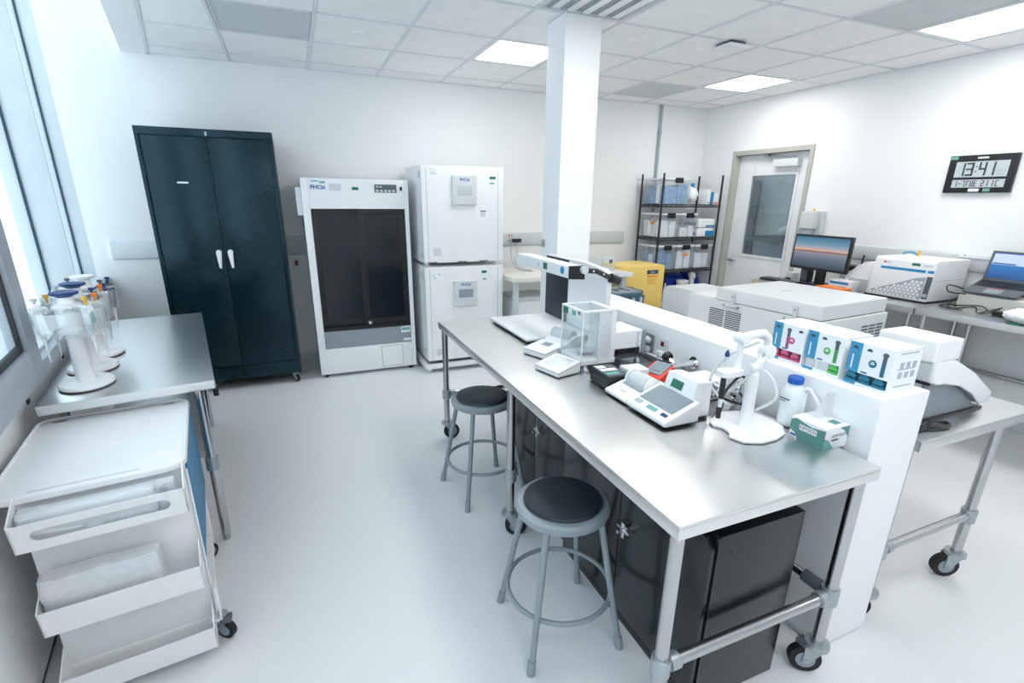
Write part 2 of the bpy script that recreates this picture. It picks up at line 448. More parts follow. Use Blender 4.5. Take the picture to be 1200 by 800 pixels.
def window(n, s0, s1, z0, dg, framed):
    """A full-height pane with its gasket; the near one sits in a broad aluminium sash."""
    w = bpy.data.objects.new('window_%d' % n, None); COL.objects.link(w); w['kind'] = 'structure'
    g = B().box(-dg - 0.012, -dg, s0, s1, z0, ZH - 0.1); struct('glass', g, 'glass', w, WM)
    t = 0.012; gk = B(); x0, x1 = (-dg - 0.002, -dg + 0.010)
    if framed: t = 0.032
    gk.box(x0, x1, s0, s0 + t, z0, ZH - 0.1); gk.box(x0, x1, s1 - t, s1, z0, ZH - 0.1); gk.box(x0, x1, s0 + t, s1 - t, z0, z0 + t)
    struct('gasket', gk, 'black' if framed else 'gasket', w, WM)
    if framed:
        f = B(); f.box(-0.06, 0.005, s1, s1 + 0.14, 0.957, ZH - 0.1, 0.004); f.box(-0.06, 0.005, s0 - 0.14, s1, 0.957, z0, 0.004)
        f.box(-0.06, 0.005, s0 - 0.14, s0, z0, ZH - 0.1, 0.004)
        struct('sash', f, 'alu', w, WM)
    return w
window(1, 0.35, 2.71, 1.045, 0.022, True)
window(2, 2.86, 4.35, 0.966, 0.19, False)
window(3, 4.367, 5.615, 0.966, 0.19, False)
window(4, -2.95, 0.20, 0.966, 0.19, False)
struct('trim_4', B().box(-0.26, -0.04, 4.35, 4.366, 0.966, ZH - 0.1, 0.003), 'fin', local=WM)       # mullion between the far panes
struct('trim_5', B().box(-0.26, -0.062, 2.76, 2.86, 0.966, ZH - 0.1), 'fin', local=WM)
jm = B(); jm.box(-0.26, -0.045, 5.615, 5.70, 0.966, ZH - 0.1); struct('trim_6', jm, 'fin', local=WM)  # jamb at the back wall
dk = B(); dk.box(-0.049, -0.044, 2.70, 2.735, 0.82, 0.885); dk.box(-0.049, -0.044, 3.47, 3.49, 0.81, 0.885)
struct('trim_7', dk, 'black', local=WM)

# ---- ceiling: boards in a metal grid, a plain strip along the window side
GX0, GDX, GY0, GDY = 0.262, 0.612, 4.485, 0.652
cn = (math.cos(TH), math.sin(TH))
BAND, EDGE = -0.046, -0.206                             # n.p on the grid side and on the window side of the plain strip
def clip(poly, c):
    out = []
    for (a, b) in zip(poly, poly[1:] + poly[:1]):
        da = a[0] * cn[0] + a[1] * cn[1] - c; db = b[0] * cn[0] + b[1] * cn[1] - c
        if da >= 0: out.append(a)
        if (da >= 0) != (db >= 0):
            t = da / (da - db); out.append((a[0] + t * (b[0] - a[0]), a[1] + t * (b[1] - a[1])))
    return out
def wline(c, y): return (c - cn[1] * y) / cn[0]
up = B(); up.prism([(wline(EDGE, YB), YB), (wline(EDGE, YF), YF), (XW, YF), (XW, YB)], 'z', ZC + 0.10, ZC + 0.14)
ceiling = struct('ceiling', up, 'tile')
struct('trim_8', B().prism([(wline(EDGE, YB), YB), (wline(EDGE, YF), YF), (wline(BAND, YF), YF), (wline(BAND, YB), YB)], 'z', ZC - 0.002, ZC + 0.09), 'wall')
struct('trim_9', B().prism([(wline(EDGE, YB) - 0.01, YB), (wline(EDGE, YF) - 0.01, YF), (wline(EDGE, YF), YF), (wline(EDGE, YB), YB)], 'z', ZC - 0.002, ZH), 'wall')
struct('trim_10', B().prism([(-2.2, YB), (-0.4, YF), (wline(EDGE, YF), YF), (wline(EDGE, YB), YB)], 'z', ZH, ZH + 0.1), 'wall')

xs = [GX0 + GDX * k for k in range(-3, 9)]
xs = [x for x in xs if x < XW - 0.05]; xe = xs + [XW]
ys = [YF] + [GY0 + GDY * k for k in range(-11, 2) if YF + 0.05 < GY0 + GDY * k < YB - 0.05] + [YB]
LIGHTS = {(1.486, 3.833), (3.934, 3.833), (3.934, 1.877), (1.486, 1.877), (1.486, -0.079), (3.934, -0.079), (0.262, -0.731)}
VENTS = {(-0.35, 3.833), (3.322, 4.485), (3.322, 1.877), (1.486, 2.529)}
def near(k, S): return any(abs(k[0] - a) < 0.02 and abs(k[1] - b) < 0.02 for a, b in S)
tile_mesh = None
for x0, x1 in zip(xe[:-1], xe[1:]):
    for y0, y1 in zip(ys[:-1], ys[1:]):
        k = (round(x0, 3), round(y0, 3))
        if near(k, LIGHTS) or near(k, VENTS): continue
        g = 0.011
        poly = [(x0 + g, y0 + g), (x1 - g, y0 + g), (x1 - g, y1 - g), (x0 + g, y1 - g)]
        full = all(p[0] * cn[0] + p[1] * cn[1] > BAND + 0.03 for p in poly) and abs(x1 - x0 - GDX) < 0.01 and abs(y1 - y0 - GDY) < 0.01
        if full:
            if tile_mesh is None:
                b = B().box(-GDX / 2 + g, GDX / 2 - g, -GDY / 2 + g, GDY / 2 - g, 0.0, 0.016, 0.003, 1); tile_mesh = mesh_of('ceiling_tile', b, 'tile')
            o = bpy.data.objects.new('ceiling_tile', tile_mesh); COL.objects.link(o); o.parent = ceiling
            o.location = ((x0 + x1) / 2, (y0 + y1) / 2, ZC + 0.004)
        else:
            q = clip(poly, BAND + 0.012)
            if len(q) > 2: part(ceiling, 'ceiling_tile', B().prism(q, 'z', ZC + 0.004, ZC + 0.02), 'tile')
gb = 0.0115
for x in xs:
    ymin = YF
    if x * cn[0] + YB * cn[1] < BAND: continue
    ylo = (BAND - x * cn[0]) / cn[1]
    part(ceiling, 'grid_bar', B().box(x - gb, x + gb, max(YF, ylo), YB, ZC - 0.001, ZC + 0.03, 0.001, 1), 'grid')
for y in ys[1:-1]:
    part(ceiling, 'grid_bar', B().box(wline(BAND, y), XW, y - gb, y + gb, ZC, ZC + 0.03, 0.001, 1), 'grid')
part(ceiling, 'wall_angle', B().box(wline(BAND, YB), XW, YB - 0.018, YB, ZC - 0.001, ZC + 0.02), 'grid')
part(ceiling, 'wall_angle', B().box(XW - 0.018, XW, YF, YB, ZC - 0.001, ZC + 0.02), 'grid')
part(ceiling, 'wall_angle', B().prism([(wline(BAND, YB), YB), (wline(BAND, YF), YF), (wline(BAND + .02, YF), YF), (wline(BAND + .02, YB), YB)], 'z', ZC - 0.001, ZC + 0.02), 'grid')

def ceiling_light(x0, y0, label):
    x1, y1 = x0 + GDX, y0 + GDY
    t = thing('ceiling_light', label, 'ceiling light', ((x0 + x1) / 2, (y0 + y1) / 2, ZC))
    f = B(); w = 0.045; a = gb + 0.001
    f.box(x0 + a, x1 - a, y0 + a, y0 + w, ZC + 0.002, ZC + 0.05, 0.003); f.box(x0 + a, x1 - a, y1 - w, y1 - a, ZC + 0.002, ZC + 0.05, 0.003)
    f.box(x0 + a, x0 + w, y0 + w, y1 - w, ZC + 0.002, ZC + 0.05, 0.003); f.box(x1 - w, x1 - a, y0 + w, y1 - w, ZC + 0.002, ZC + 0.05, 0.003)
    part(t, 'frame', f, 'white')
    part(t, 'diffuser', B().box(x0 + w, x1 - w, y0 + w, y1 - w, ZC + 0.008, ZC + 0.02), 'lamp')
LL = ['square lit ceiling panel left of the white column', 'square lit ceiling panel nearest the back right corner', 'square lit ceiling panel above the wall clock',
      'lit ceiling panel above the middle of the island bench', 'lit ceiling panel above the camera', 'lit ceiling panel right of the camera over the wall bench', 'unseen lit ceiling panel added behind the camera to brighten the trolley']
for (x, y), l in zip([(1.486, 3.833), (3.934, 3.833), (3.934, 1.877), (1.486, 1.877), (1.486, -0.079), (3.934, -0.079), (0.262, -0.731)], LL): ceiling_light(x, y, l)  # last panel is unseen, added to brighten the trolley and near floor

def ceiling_vent(x0, y0, label, kind):
    x1, y1 = x0 + GDX, y0 + GDY; a = gb + 0.002
    t = thing('ceiling_vent', label, 'vent', ((x0 + x1) / 2, (y0 + y1) / 2, ZC))
    f = B(); w = 0.035
    f.box(x0 + a, x1 - a, y0 + a, y0 + w, ZC + 0.001, ZC + 0.03, 0.002); f.box(x0 + a, x1 - a, y1 - w, y1 - a, ZC + 0.001, ZC + 0.03, 0.002)
    f.box(x0 + a, x0 + w, y0 + w, y1 - w, ZC + 0.001, ZC + 0.03, 0.002); f.box(x1 - w, x1 - a, y0 + w, y1 - w, ZC + 0.001, ZC + 0.03, 0.002)
    part(t, 'frame', f, 'pgrey')
    if kind == 'perforated':
        part(t, 'perforated_plate', B().box(x0 + w, x1 - w, y0 + w, y1 - w, ZC + 0.004, ZC + 0.008), 'guard')
        o = B()
        for i in range(14):
            for j in range(15):
                o.cyl((x0 + w + 0.025 + i * 0.038, y0 + w + 0.025 + j * 0.038, ZC + 0.0035), (x0 + w + 0.025 + i * 0.038, y0 + w + 0.025 + j * 0.038, ZC + 0.0042), 0.006, n=6)
        p = part(t, 'perforation', o, 'pgrey'); p['kind'] = 'stuff'
    else:
        s = B()
        for i in range(5):
            xx = x0 + w + 0.05 + i * 0.108
            s.box(xx, xx + 0.05, y0 + w, y1 - w, ZC + 0.006, ZC + 0.012, 0.001)
        part(t, 'slot_cover', B().box(x0 + w, x1 - w, y0 + w, y1 - w, ZC + 0.012, ZC + 0.016), 'mgrey'); part(t, 'slat', s, 'white')
ceiling_vent(-0.35, 3.833, 'perforated grey ceiling vent above the black cabinet', 'perforated')
ceiling_vent(3.322, 4.485, 'perforated grey ceiling vent above the wire rack', 'perforated')
ceiling_vent(3.322, 1.877, 'perforated grey ceiling vent beside the lit panel over the clock', 'perforated')
ceiling_vent(1.486, 2.529, 'slotted white ceiling vent touching the top of the column', 'slotted')
for x, y, l in ((0.573, 4.13, 'round white sprinkler cover in the ceiling above the refrigerator'), (3.612, 4.14, 'round white sprinkler cover in the ceiling before the rack')):
    solo('sprinkler_cover', B().lathe([(0.045, 0), (0.05, 0.004), (0.05, 0.012)], (x, y, ZC - 0.009), 24), 'white', l, 'sprinkler')
ap = thing('wireless_access_point', 'small square white access point hanging below the ceiling boards', 'access point', (3.07, 3.215, ZC))
part(ap, 'cover', B().box(2.98, 3.16, 3.125, 3.305, ZC - 0.042, ZC - 0.018, 0.008), 'white'); part(ap, 'mount', B().box(3.0, 3.14, 3.145, 3.285, ZC - 0.018, ZC - 0.001), 'dgrey')

# ---- column and half wall
struct('column', B().box(1.675, 1.935, 3.15, 3.395, 0, ZC - 0.001, 0.004), 'wall')
lw = struct('partition', B().box(1.69, 1.945, 0.905, 3.149, 0.03, 1.052, 0.006), 'wall')
struct('baseboard_partition', B().box(1.700, 1.935, 0.915, 3.149, 0, 0.03), 'guardw')

# ---- baseboards, wall guards, conduit
struct('baseboard_back', B().box(-1.66, XW - 0.006, YB - 0.008, YB, 0, 0.11, 0.003), 'pgrey')
bb = B(); bb.box(XW - 0.008, XW, YF, 3.83, 0, 0.11, 0.003); bb.box(XW - 0.008, XW, 4.91, YB - 0.01, 0, 0.11, 0.003); struct('baseboard_right', bb, 'pgrey')
def guard(n, axis, a, b, z0, z1, m):
    g = B(); t = 0.026
    pf = [(0, z0), (t * 0.75, z0 + 0.012), (t, z0 + 0.035), (t, z1 - 0.035), (t * 0.75, z1 - 0.012), (0, z1)]
    if axis == 'x': g.prism([(YB - 0.0005 - u, v) for u, v in pf], 'x', a, b)
    else: g.prism([(XW - 0.0005 - u, v) for u, v in pf], 'y', a, b)
    struct('trim_%d' % n, g, m)
guard(11, 'x', -1.485, -1.03, 1.11, 1.285, 'guardw'); guard(12, 'x', -0.08, 0.075, 1.11, 1.285, 'guard'); guard(13, 'x', 1.90, 3.81, 1.14, 1.29, 'guard')
guard(14, 'y', YF, 3.60, 1.14, 1.285, 'guard')
cd = thing('conduit_pipe', 'grey vertical conduit on the back wall above the wire rack', 'pipe', (4.217, 5.39, 1.0))
part(cd, 'pipe', B().cyl((4.217, 5.395, 0.9), (4.217, 5.395, ZC - 0.002), 0.017, n=12), 'conduit')
part(cd, 'coupling', B().cyl((4.217, 5.395, 2.42), (4.217, 5.395, 2.47), 0.022, n=12), 'conduit')

# ---- door with its frame, and the corridor behind its glass
fr = B(); FT = 0.015
fr.box(XW - FT, XW + 0.12, 3.84, 3.887, 0, 2.222, 0.003); fr.box(XW - FT, XW + 0.12, 4.853, 4.90, 0, 2.222, 0.003); fr.box(XW - FT, XW + 0.12, 3.887, 4.853, 2.172, 2.222, 0.003)
door = bpy.data.objects.new('door_1', None); COL.objects.link(door); door['kind'] = 'structure'; door.location = (XW, 4.37, 0)
part(door, 'door_frame', fr, 'frame')
lf = B(); D0, D1 = 5.02, 5.06; gy0, gy1, gz0, gz1 = 4.06, 4.64, 1.05, 1.945
lf.box(D0, D1, 3.89, gy0, 0.008, 2.168, 0.002); lf.box(D0, D1, gy1, 4.85, 0.008, 2.168, 0.002); lf.box(D0, D1, gy0, gy1, 0.008, gz0, 0.002); lf.box(D0, D1, gy0, gy1, gz1, 2.168, 0.002)
leaf = part(door, 'leaf', lf, 'door')
st = B(); a = 0.03
st.box(D0 - 0.008, D0, gy0 - a, gy1 + a, gz0 - a, gz0, 0.002); st.box(D0 - 0.008, D0, gy0 - a, gy1 + a, gz1, gz1 + a, 0.002); st.box(D0 - 0.008, D0, gy0 - a, gy0, gz0, gz1, 0.002); st.box(D0 - 0.008, D0, gy1, gy1 + a, gz0, gz1, 0.002)
part(leaf, 'glazing_bead', st, 'door'); part(leaf, 'glass', B().box(D0 + 0.012, D0 + 0.02, gy0, gy1, gz0, gz1), 'dglass')
hd = B(); hd.cyl((D0 - 0.002, 4.785, 0.965), (D0 - 0.02, 4.785, 0.965), 0.028, n=18); hd.cyl((D0 - 0.02, 4.785, 0.965), (D0 - 0.055, 4.785, 0.965), 0.010, n=10); hd.tube([(D0 - 0.055, 4.79, 0.965), (D0 - 0.057, 4.74, 0.967), (D0 - 0.052, 4.665, 0.962)], 0.010, 8)
part(leaf, 'lever_handle', hd, 'chrome')
cl = B(); cl.box(D0 - 0.07, D0 - 0.001, 4.02, 4.33, 2.025, 2.105, 0.006); part(leaf, 'door_closer', cl, 'ivory')
ca = B(); ca.tube([(D0 - 0.035, 4.10, 2.112), (D0 - 0.06, 4.25, 2.125), (D0 - 0.045, 4.44, 2.14)], 0.008, 6); ca.cyl((D0 - 0.035, 4.10, 2.10), (D0 - 0.035, 4.10, 2.125), 0.016, n=10); ca.box(D0 - 0.06, D0 - 0.012, 4.42, 4.47, 2.13, 2.168, 0.003)
part(leaf, 'closer_arm', ca, 'steelp')
struct('wall_corridor', B().box(6.9, 7.0, 3.2, 7.6, 0, 2.75), 'guard')
cc = B(); cc.box(5.08, 6.9, 7.5, 7.6, 0, 2.75); cc.box(5.08, 6.9, 3.2, 3.3, 0, 2.75); struct('wall_corridor_end', cc, 'guard')
struct('ceiling_corridor', B().box(5.08, 6.9, 3.3, 7.5, 2.70, 2.75), 'pgrey'); struct('floor_corridor', B().box(5.16, 6.9, 3.3, 7.5, -0.1, 0.0), 'mgrey')
solo('unseen_corridor_lamp', B().box(5.7, 6.2, 5.4, 5.9, 2.665, 2.695), glow('unseen_lamp_diffuser', (1, 0.98, 0.95), 5.0), 'unseen lamp added in the corridor ceiling to light the door view', 'ceiling light')  # lamp added out of sight to light the corridor behind the glass
solo('locker', B().box(6.3, 6.85, 6.15, 6.75, 0.0, 1.98, 0.01), 'conduit', 'tall blue grey locker seen through the left of the door glass', 'locker')
ct = thing('corridor_counter', 'small dark counter seen through the right of the door glass', 'counter', (6.6, 5.2, 0))
part(ct, 'counter_top', B().box(6.2, 6.88, 4.75, 5.72, 1.12, 1.17, 0.004), 'dgrey'); part(ct, 'counter_base', B().box(6.3, 6.88, 4.8, 5.5, 0.0, 1.12, 0.004), 'mgrey')
solo('counter_bag', B().ball((6.5, 5.15, 1.27), 0.15, 0.2, 0.10).crumple(0.02, 14, 3), 'paper', 'white bag on the counter behind the door glass', 'bag')
solo('corridor_poster', B().box(6.885, 6.898, 4.6, 5.0, 1.35, 1.75), 'lid', 'blue grey notice on the corridor wall behind the door glass', 'notice')
# ================================================================== along the back wall
# ---- tall black storage cabinet on casters
X0, X1, Y0, Y1, Z0, Z1 = -1.021, -0.085, 4.80, 5.33, 0.10, 2.145
t = thing('storage_cabinet', 'tall black two door storage cabinet on casters against the back wall', 'cabinet', ((X0 + X1) / 2, (Y0 + Y1) / 2, 0))
b = B(); b.box(X0, X1, Y0 + 0.02, Y1, Z0, Z1 - 0.003, 0.003); b.box(X0, X1, Y0, Y0 + 0.02, Z1 - 0.055, Z1, 0.003); b.box(X0, X1, Y0, Y0 + 0.02, Z0, Z0 + 0.12, 0.003)
b.box(X0, X0 + 0.028, Y0, Y0 + 0.02, Z0 + 0.12, Z1 - 0.055, 0.002); b.box(X1 - 0.028, X1, Y0, Y0 + 0.02, Z0 + 0.12, Z1 - 0.055, 0.002)
b.box(X0 + 0.004, X1 - 0.004, Y0 - 0.004, Y0, Z0 + 0.035, Z0 + 0.055, 0.001)
part(t, 'body', b, 'bcab')
xm = (X0 + X1) / 2
for s, (a, c) in ((-1, (X0 + 0.034, xm - 0.003)), (1, (xm + 0.003, X1 - 0.034))):
    d = part(t, 'door', B().box(a, c, Y0 - 0.004, Y0 + 0.018, Z0 + 0.127, Z1 - 0.062, 0.004), 'bcab')
    hx = xm + s * 0.042; h = B()
    h.prism([(hx + u, v) for u, v in arc(0, 1.212, 0.019, 0, 180, 8) + [(-0.019, 1.20), (-0.008 + s * 0.003, 1.085), (0.009 + s * 0.003, 1.082), (0.018, 1.20)]], 'y', Y0 - 0.030, Y0 - 0.012, 0.003)
    h.cyl((hx, Y0 - 0.013, 1.212), (hx, Y0 - 0.003, 1.212), 0.02, n=14); h.cyl((hx, Y0 - 0.034, 1.212), (hx, Y0 - 0.029, 1.212), 0.009, n=10)
    part(d, 'handle', h, 'wplastic', label='white lever handle')
    for z in (0.5, 1.15, 1.85): part(d, 'hinge', B().cyl(((X0 + 0.031) if s < 0 else (X1 - 0.031), Y0 - 0.006, z - 0.04), ((X0 + 0.031) if s < 0 else (X1 - 0.031), Y0 - 0.006, z + 0.04), 0.006, n=8), 'bcab')
part(t, 'label_strip', B().box(-0.80, -0.725, Y0 - 0.006, Y0 - 0.004, 1.745, 1.757), 'carton', label='small white name strip')
part(t, 'latch', B().box(xm - 0.006, xm + 0.006, Y0 - 0.008, Y0 - 0.002, Z1 - 0.05, Z1 - 0.02, 0.001), 'steelp')
for x, y, w in ((X1 - 0.06, Y0 + 0.06, -0.9), (X0 + 0.06, Y0 + 0.06, -2.2), (X1 - 0.06, Y1 - 0.06, 0.5), (X0 + 0.06, Y1 - 0.06, 2.4)): caster(t, x, y, 0.036, Z0, w)

# ---- laboratory refrigerator with dark sliding doors
X0, X1, Y0, Y1, Z1 = 0.085, 1.000, 4.83, 5.36, 1.812
t = thing('laboratory_refrigerator', 'white upright laboratory refrigerator with two dark glass sliding doors', 'refrigerator', ((X0 + X1) / 2, (Y0 + Y1) / 2, 0))
b = B(); b.box(X0, X1, Y0 + 0.05, Y1, 0.035, Z1, 0.006)
b.box(X0, X0 + 0.062, Y0, Y0 + 0.05, 0.035, Z1, 0.005); b.box(X1 - 0.038, X1, Y0, Y0 + 0.05, 0.035, Z1, 0.005)
b.box(X0 + 0.062, X1 - 0.038, Y0 + 0.004, Y0 + 0.05, 1.575, Z1 - 0.003, 0.004); b.box(X0 + 0.062, X1 - 0.038, Y0, Y0 + 0.05, 1.558, 1.578, 0.003)
part(t, 'body', b, 'white')
part(t, 'lower_panel', B().box(X0 + 0.062, X1 - 0.038, Y0 + 0.002, Y0 + 0.05, 0.035, 0.283, 0.003), 'white')
part(t, 'service_hatch', B().box(0.665, 0.865, Y0 - 0.002, Y0 + 0.004, 0.06, 0.262, 0.002), 'white'); part(t, 'hatch_gap', B().box(0.661, 0.869, Y0 + 0.001, Y0 + 0.003, 0.056, 0.266), 'mgrey')
part(t, 'kick_panel', B().box(X0 + 0.062, X1 - 0.038, Y0 + 0.012, Y0 + 0.05, 0.285, 0.452, 0.002), 'mgrey')
part(t, 'track', B().box(X0 + 0.062, X1 - 0.038, Y0 + 0.006, Y0 + 0.05, 0.453, 0.49, 0.003), 'black')
for n, (a, c, yy) in enumerate(((0.148, 0.575, Y0 + 0.034), (0.535, 0.961, Y0 + 0.014))):
    d = B(); w = 0.05
    d.box(a, c, yy, yy + 0.018, 0.491, 0.545, 0.002); d.box(a, c, yy, yy + 0.018, 1.50, 1.556, 0.002); d.box(a, a + w, yy, yy + 0.018, 0.545, 1.50, 0.002); d.box(c - w, c, yy, yy + 0.018, 0.545, 1.50, 0.002)
    o = part(t, 'sliding_door', d, 'black'); part(o, 'pane', B().box(a + w, c - w, yy + 0.004, yy + 0.010, 0.545, 1.50), 'bglass')
part(t, 'lock', B().cyl((0.575, Y0 + 0.013, 0.515), (0.575, Y0 - 0.004, 0.515), 0.017, n=18, bev=0.002), 'chrome')
c = B().box(0.70, 0.895, Y0 - 0.002, Y0 + 0.006, 1.70, 1.768, 0.002); o = part(t, 'control_panel', c, 'dgrey')
k = B()
for i in range(5): k.box(0.712 + i * 0.036, 0.735 + i * 0.036, Y0 - 0.003, Y0 - 0.001, 1.706, 1.722)
for i in range(2): k.box(0.716 + i * 0.03, 0.732 + i * 0.03, Y0 - 0.003, Y0 - 0.001, 1.742, 1.755)
part(o, 'keypad', k, 'ivory')
part(t, 'key_switch', B().box(0.925, 0.945, Y0 - 0.002, Y0 + 0.006, 1.718, 1.752, 0.002), 'black')
txt(t, 'PHCbi', 0.046, (0.222, Y0 + 0.0025, 1.735), FRONT, 'phblue', 'logo', bold=0.0012)
part(t, 'sticker', B().box(0.315, 0.415, Y0 + 0.002, Y0 + 0.004, 1.71, 1.768), 'ivory'); part(t, 'sticker', B().box(0.505, 0.56, Y0 + 0.002, Y0 + 0.004, 1.717, 1.742), 'green'); part(t, 'sticker', B().box(0.17, 0.235, Y0 + 0.002, Y0 + 0.004, 1.782, 1.790), 'cyan'); part(t, 'sticker', B().box(0.24, 0.285, Y0 + 0.002, Y0 + 0.004, 1.768, 1.785), 'teal')
part(t, 'sticker', B().box(0.60, 0.675, Y0 + 0.002, Y0 + 0.004, 1.70, 1.75), 'carton'); part(t, 'sticker', B().box(0.865, 0.955, Y0 + 0.010, Y0 + 0.012, 0.385, 0.445), 'carton'); part(t, 'sticker', B().box(0.87, 0.95, Y0 + 0.0095, Y0 + 0.011, 0.405, 0.435), 'teal'); part(t, 'sticker', B().box(0.885, 0.958, Y0 + 0.010, Y0 + 0.012, 0.30, 0.325), 'carton')
for x in (X0 + 0.05, X1 - 0.05):
    for y in (Y0 + 0.05, Y1 - 0.05): part(t, 'foot', B().cyl((x, y, 0), (x, y, 0.036), 0.02, n=10), 'black')
lg = thing('data_logger', 'white data logger fixed to the left flank of the refrigerator', 'logger', (0.06, 4.90, 1.45))
part(lg, 'housing', B().box(0.040, 0.0853, 4.885, 4.95, 1.50, 1.735, 0.008), 'wplastic'); part(lg, 'bracket', B().box(0.070, 0.0853, 4.895, 4.93, 1.40, 1.50, 0.003), 'dgrey')
s = thing('wall_socket', 'grey wall socket with a red outlet left of the refrigerator', 'socket', (-0.02, YB - 0.012, 1.02))
part(s, 'plate', B().box(-0.055, 0.015, YB - 0.012, YB - 0.001, 0.985, 1.085, 0.002), 'guardw'); part(s, 'outlet', B().box(-0.035, -0.005, YB - 0.016, YB - 0.012, 1.01, 1.06, 0.003), 'dred')

# ---- two stacked incubators on a roller base
X0, X1, Y0, Y1 = 1.080, 1.862, 4.63, 5.33
t = thing('roller_base', 'low white roller base under the stacked incubators', 'base', ((X0 + X1) / 2, 5.0, 0))
b = B(); b.box(X0 - 0.035, X1 + 0.01, Y0 - 0.03, Y0 + 0.03, 0.045, 0.085, 0.004); b.box(X0 - 0.035, X1 + 0.01, Y1 - 0.04, Y1, 0.045, 0.085, 0.004); b.box(X0 - 0.035, X0 + 0.015, Y0 + 0.03, Y1 - 0.04, 0.045, 0.085, 0.004); b.box(X1 - 0.03, X1 + 0.01, Y0 + 0.03, Y1 - 0.04, 0.045, 0.085, 0.004)
part(t, 'base_frame', b, 'white')
for x in (X0 + 0.01, X1 - 0.05):
    for y in (Y0 + 0.03, Y1 - 0.06):
        w = B(); w.cyl((x - 0.018, y, 0.024), (x + 0.018, y, 0.024), 0.024, n=14); part(t, 'roller', w, 'wplastic')
        part(t, 'levelling_foot', B().cyl((x + 0.075, y, 0), (x + 0.075, y, 0.047), 0.012, n=10), 'steelp')
def incubator(z0, z1, label, ptop, pbot, lx):
    t = thing('incubator', label, 'incubator', ((X0 + X1) / 2, (Y0 + Y1) / 2, z0), group='stacked white incubators')
    b = B(); b.box(X0, X1, Y0 + 0.075, Y1, z0 + 0.03, z1, 0.006)
    for x in (X0 + 0.05, X1 - 0.05):
        for y in (Y0 + 0.11, Y1 - 0.06): b.cyl((x, y, z0 + 0.001), (x, y, z0 + 0.032), 0.022, n=10)
    part(t, 'body', b, 'white')
    d = part(t, 'door', B().box(X0 - 0.002, X1 + 0.002, Y0, Y0 + 0.07, z0 + 0.032, z1 - 0.004, 0.012, 3), 'white')
    e = B()
    for x in (X0 + 0.04, X1 - 0.055): e.box(x, x + 0.006, Y0 - 0.0015, Y0 + 0.002, z0 + 0.05, z1 - 0.02)
    part(d, 'edge_groove', e, 'pgrey')
    for hz in (z1 - 0.11, z0 + 0.08): part(t, 'hinge', B().box(X0 - 0.008, X0 - 0.001, Y0 + 0.03, Y0 + 0.10, hz, hz + 0.06, 0.002), 'ivory')
    p = part(d, 'control_panel', B().box(lx, lx + 0.235, Y0 - 0.026, Y0, pbot, ptop, 0.012, 3), 'ivory', label='grey control panel with a small screen')
    part(d, 'display', B().box(lx + 0.045, lx + 0.19, Y0 - 0.028, Y0 - 0.025, pbot + 0.085, pbot + 0.165, 0.001), 'lcdlight' if z0 > 1 else 'lcd')
    txt(d, 'PHCbi', 0.036, (lx + 0.117, Y0 - 0.0265, ptop - 0.04), FRONT, 'phblue', 'logo', bold=0.001)
    return t, d
iu, du = incubator(1.045, 1.938, 'upper white incubator of the pair stacked beside the refrigerator', 1.858, 1.600, 1.357)
il, dl = incubator(0.086, 1.040, 'lower white incubator of the stacked pair, partly behind the steel bench', 0.905, 0.655, 1.352)
def dec(p, n, x0, x1, z0, z1, m, y=None): return part(p, n, B().box(x0, x1, Y0 - 0.0015, Y0, z0, z1), m)
dec(du, 'sticker', 1.14, 1.235, 1.845, 1.91, 'carton'); dec(dl, 'sticker', 1.14, 1.235, 0.925, 0.985, 'carton'); dec(du, 'sticker', 1.70, 1.79, 1.865, 1.925, 'carton'); dec(du, 'sticker', 1.725, 1.785, 1.83, 1.853, 'green'); dec(du, 'sticker', 1.725, 1.77, 1.785, 1.80, 'teal'); dec(dl, 'sticker', 1.64, 1.69, 0.965, 0.99, 'green'); dec(dl, 'sticker', 1.65, 1.69, 0.90, 0.915, 'teal'); dec(dl, 'sticker', 1.72, 1.79, 0.965, 1.0, 'carton')
dec(du, 'rating_plate', 1.165, 1.24, 1.145, 1.215, 'ivory'); dec(dl, 'rating_plate', 1.165, 1.24, 0.17, 0.235, 'ivory')
l = B()
for i, (a, c) in enumerate(((0, .5), (.55, .8), (.1, .7), (.2, .9))): l.box(1.15 + a * 0.08, 1.15 + c * 0.08, Y0 - 0.0022, Y0 - 0.0014, 1.900 - i * 0.013, 1.903 - i * 0.013)
part(du, 'print', l, 'dprint')
l = B()
for a, c, e in ((1.15, 0.958, 0.02), (1.20, 0.968, 0.025), (1.16, 0.935, 0.018)): l.box(a, a + e, Y0 - 0.0022, Y0 - 0.0014, c, c + 0.005)
part(dl, 'print', l, 'dprint')
nt = part(du, 'note_card', B().box(1.622, 1.70, Y0 - 0.003, Y0, 1.48, 1.555), 'carton')
v = B()
for i in range(6): v.box(1.632, 1.678, Y0 - 0.004, Y0 - 0.0028, 1.495 + i * 0.008, 1.499 + i * 0.008)
part(du, 'print', v, 'print'); part(du, 'print', B().box(1.63, 1.69, Y0 - 0.004, Y0 - 0.0028, 1.542, 1.55), 'dprint')
bar = B()
for x in (1.11, 1.40, 1.62): bar.box(x, x + 0.09, Y0 - 0.002, Y0 + 0.01, 1.079, 1.088)
part(du, 'grip', bar, 'dgrey')

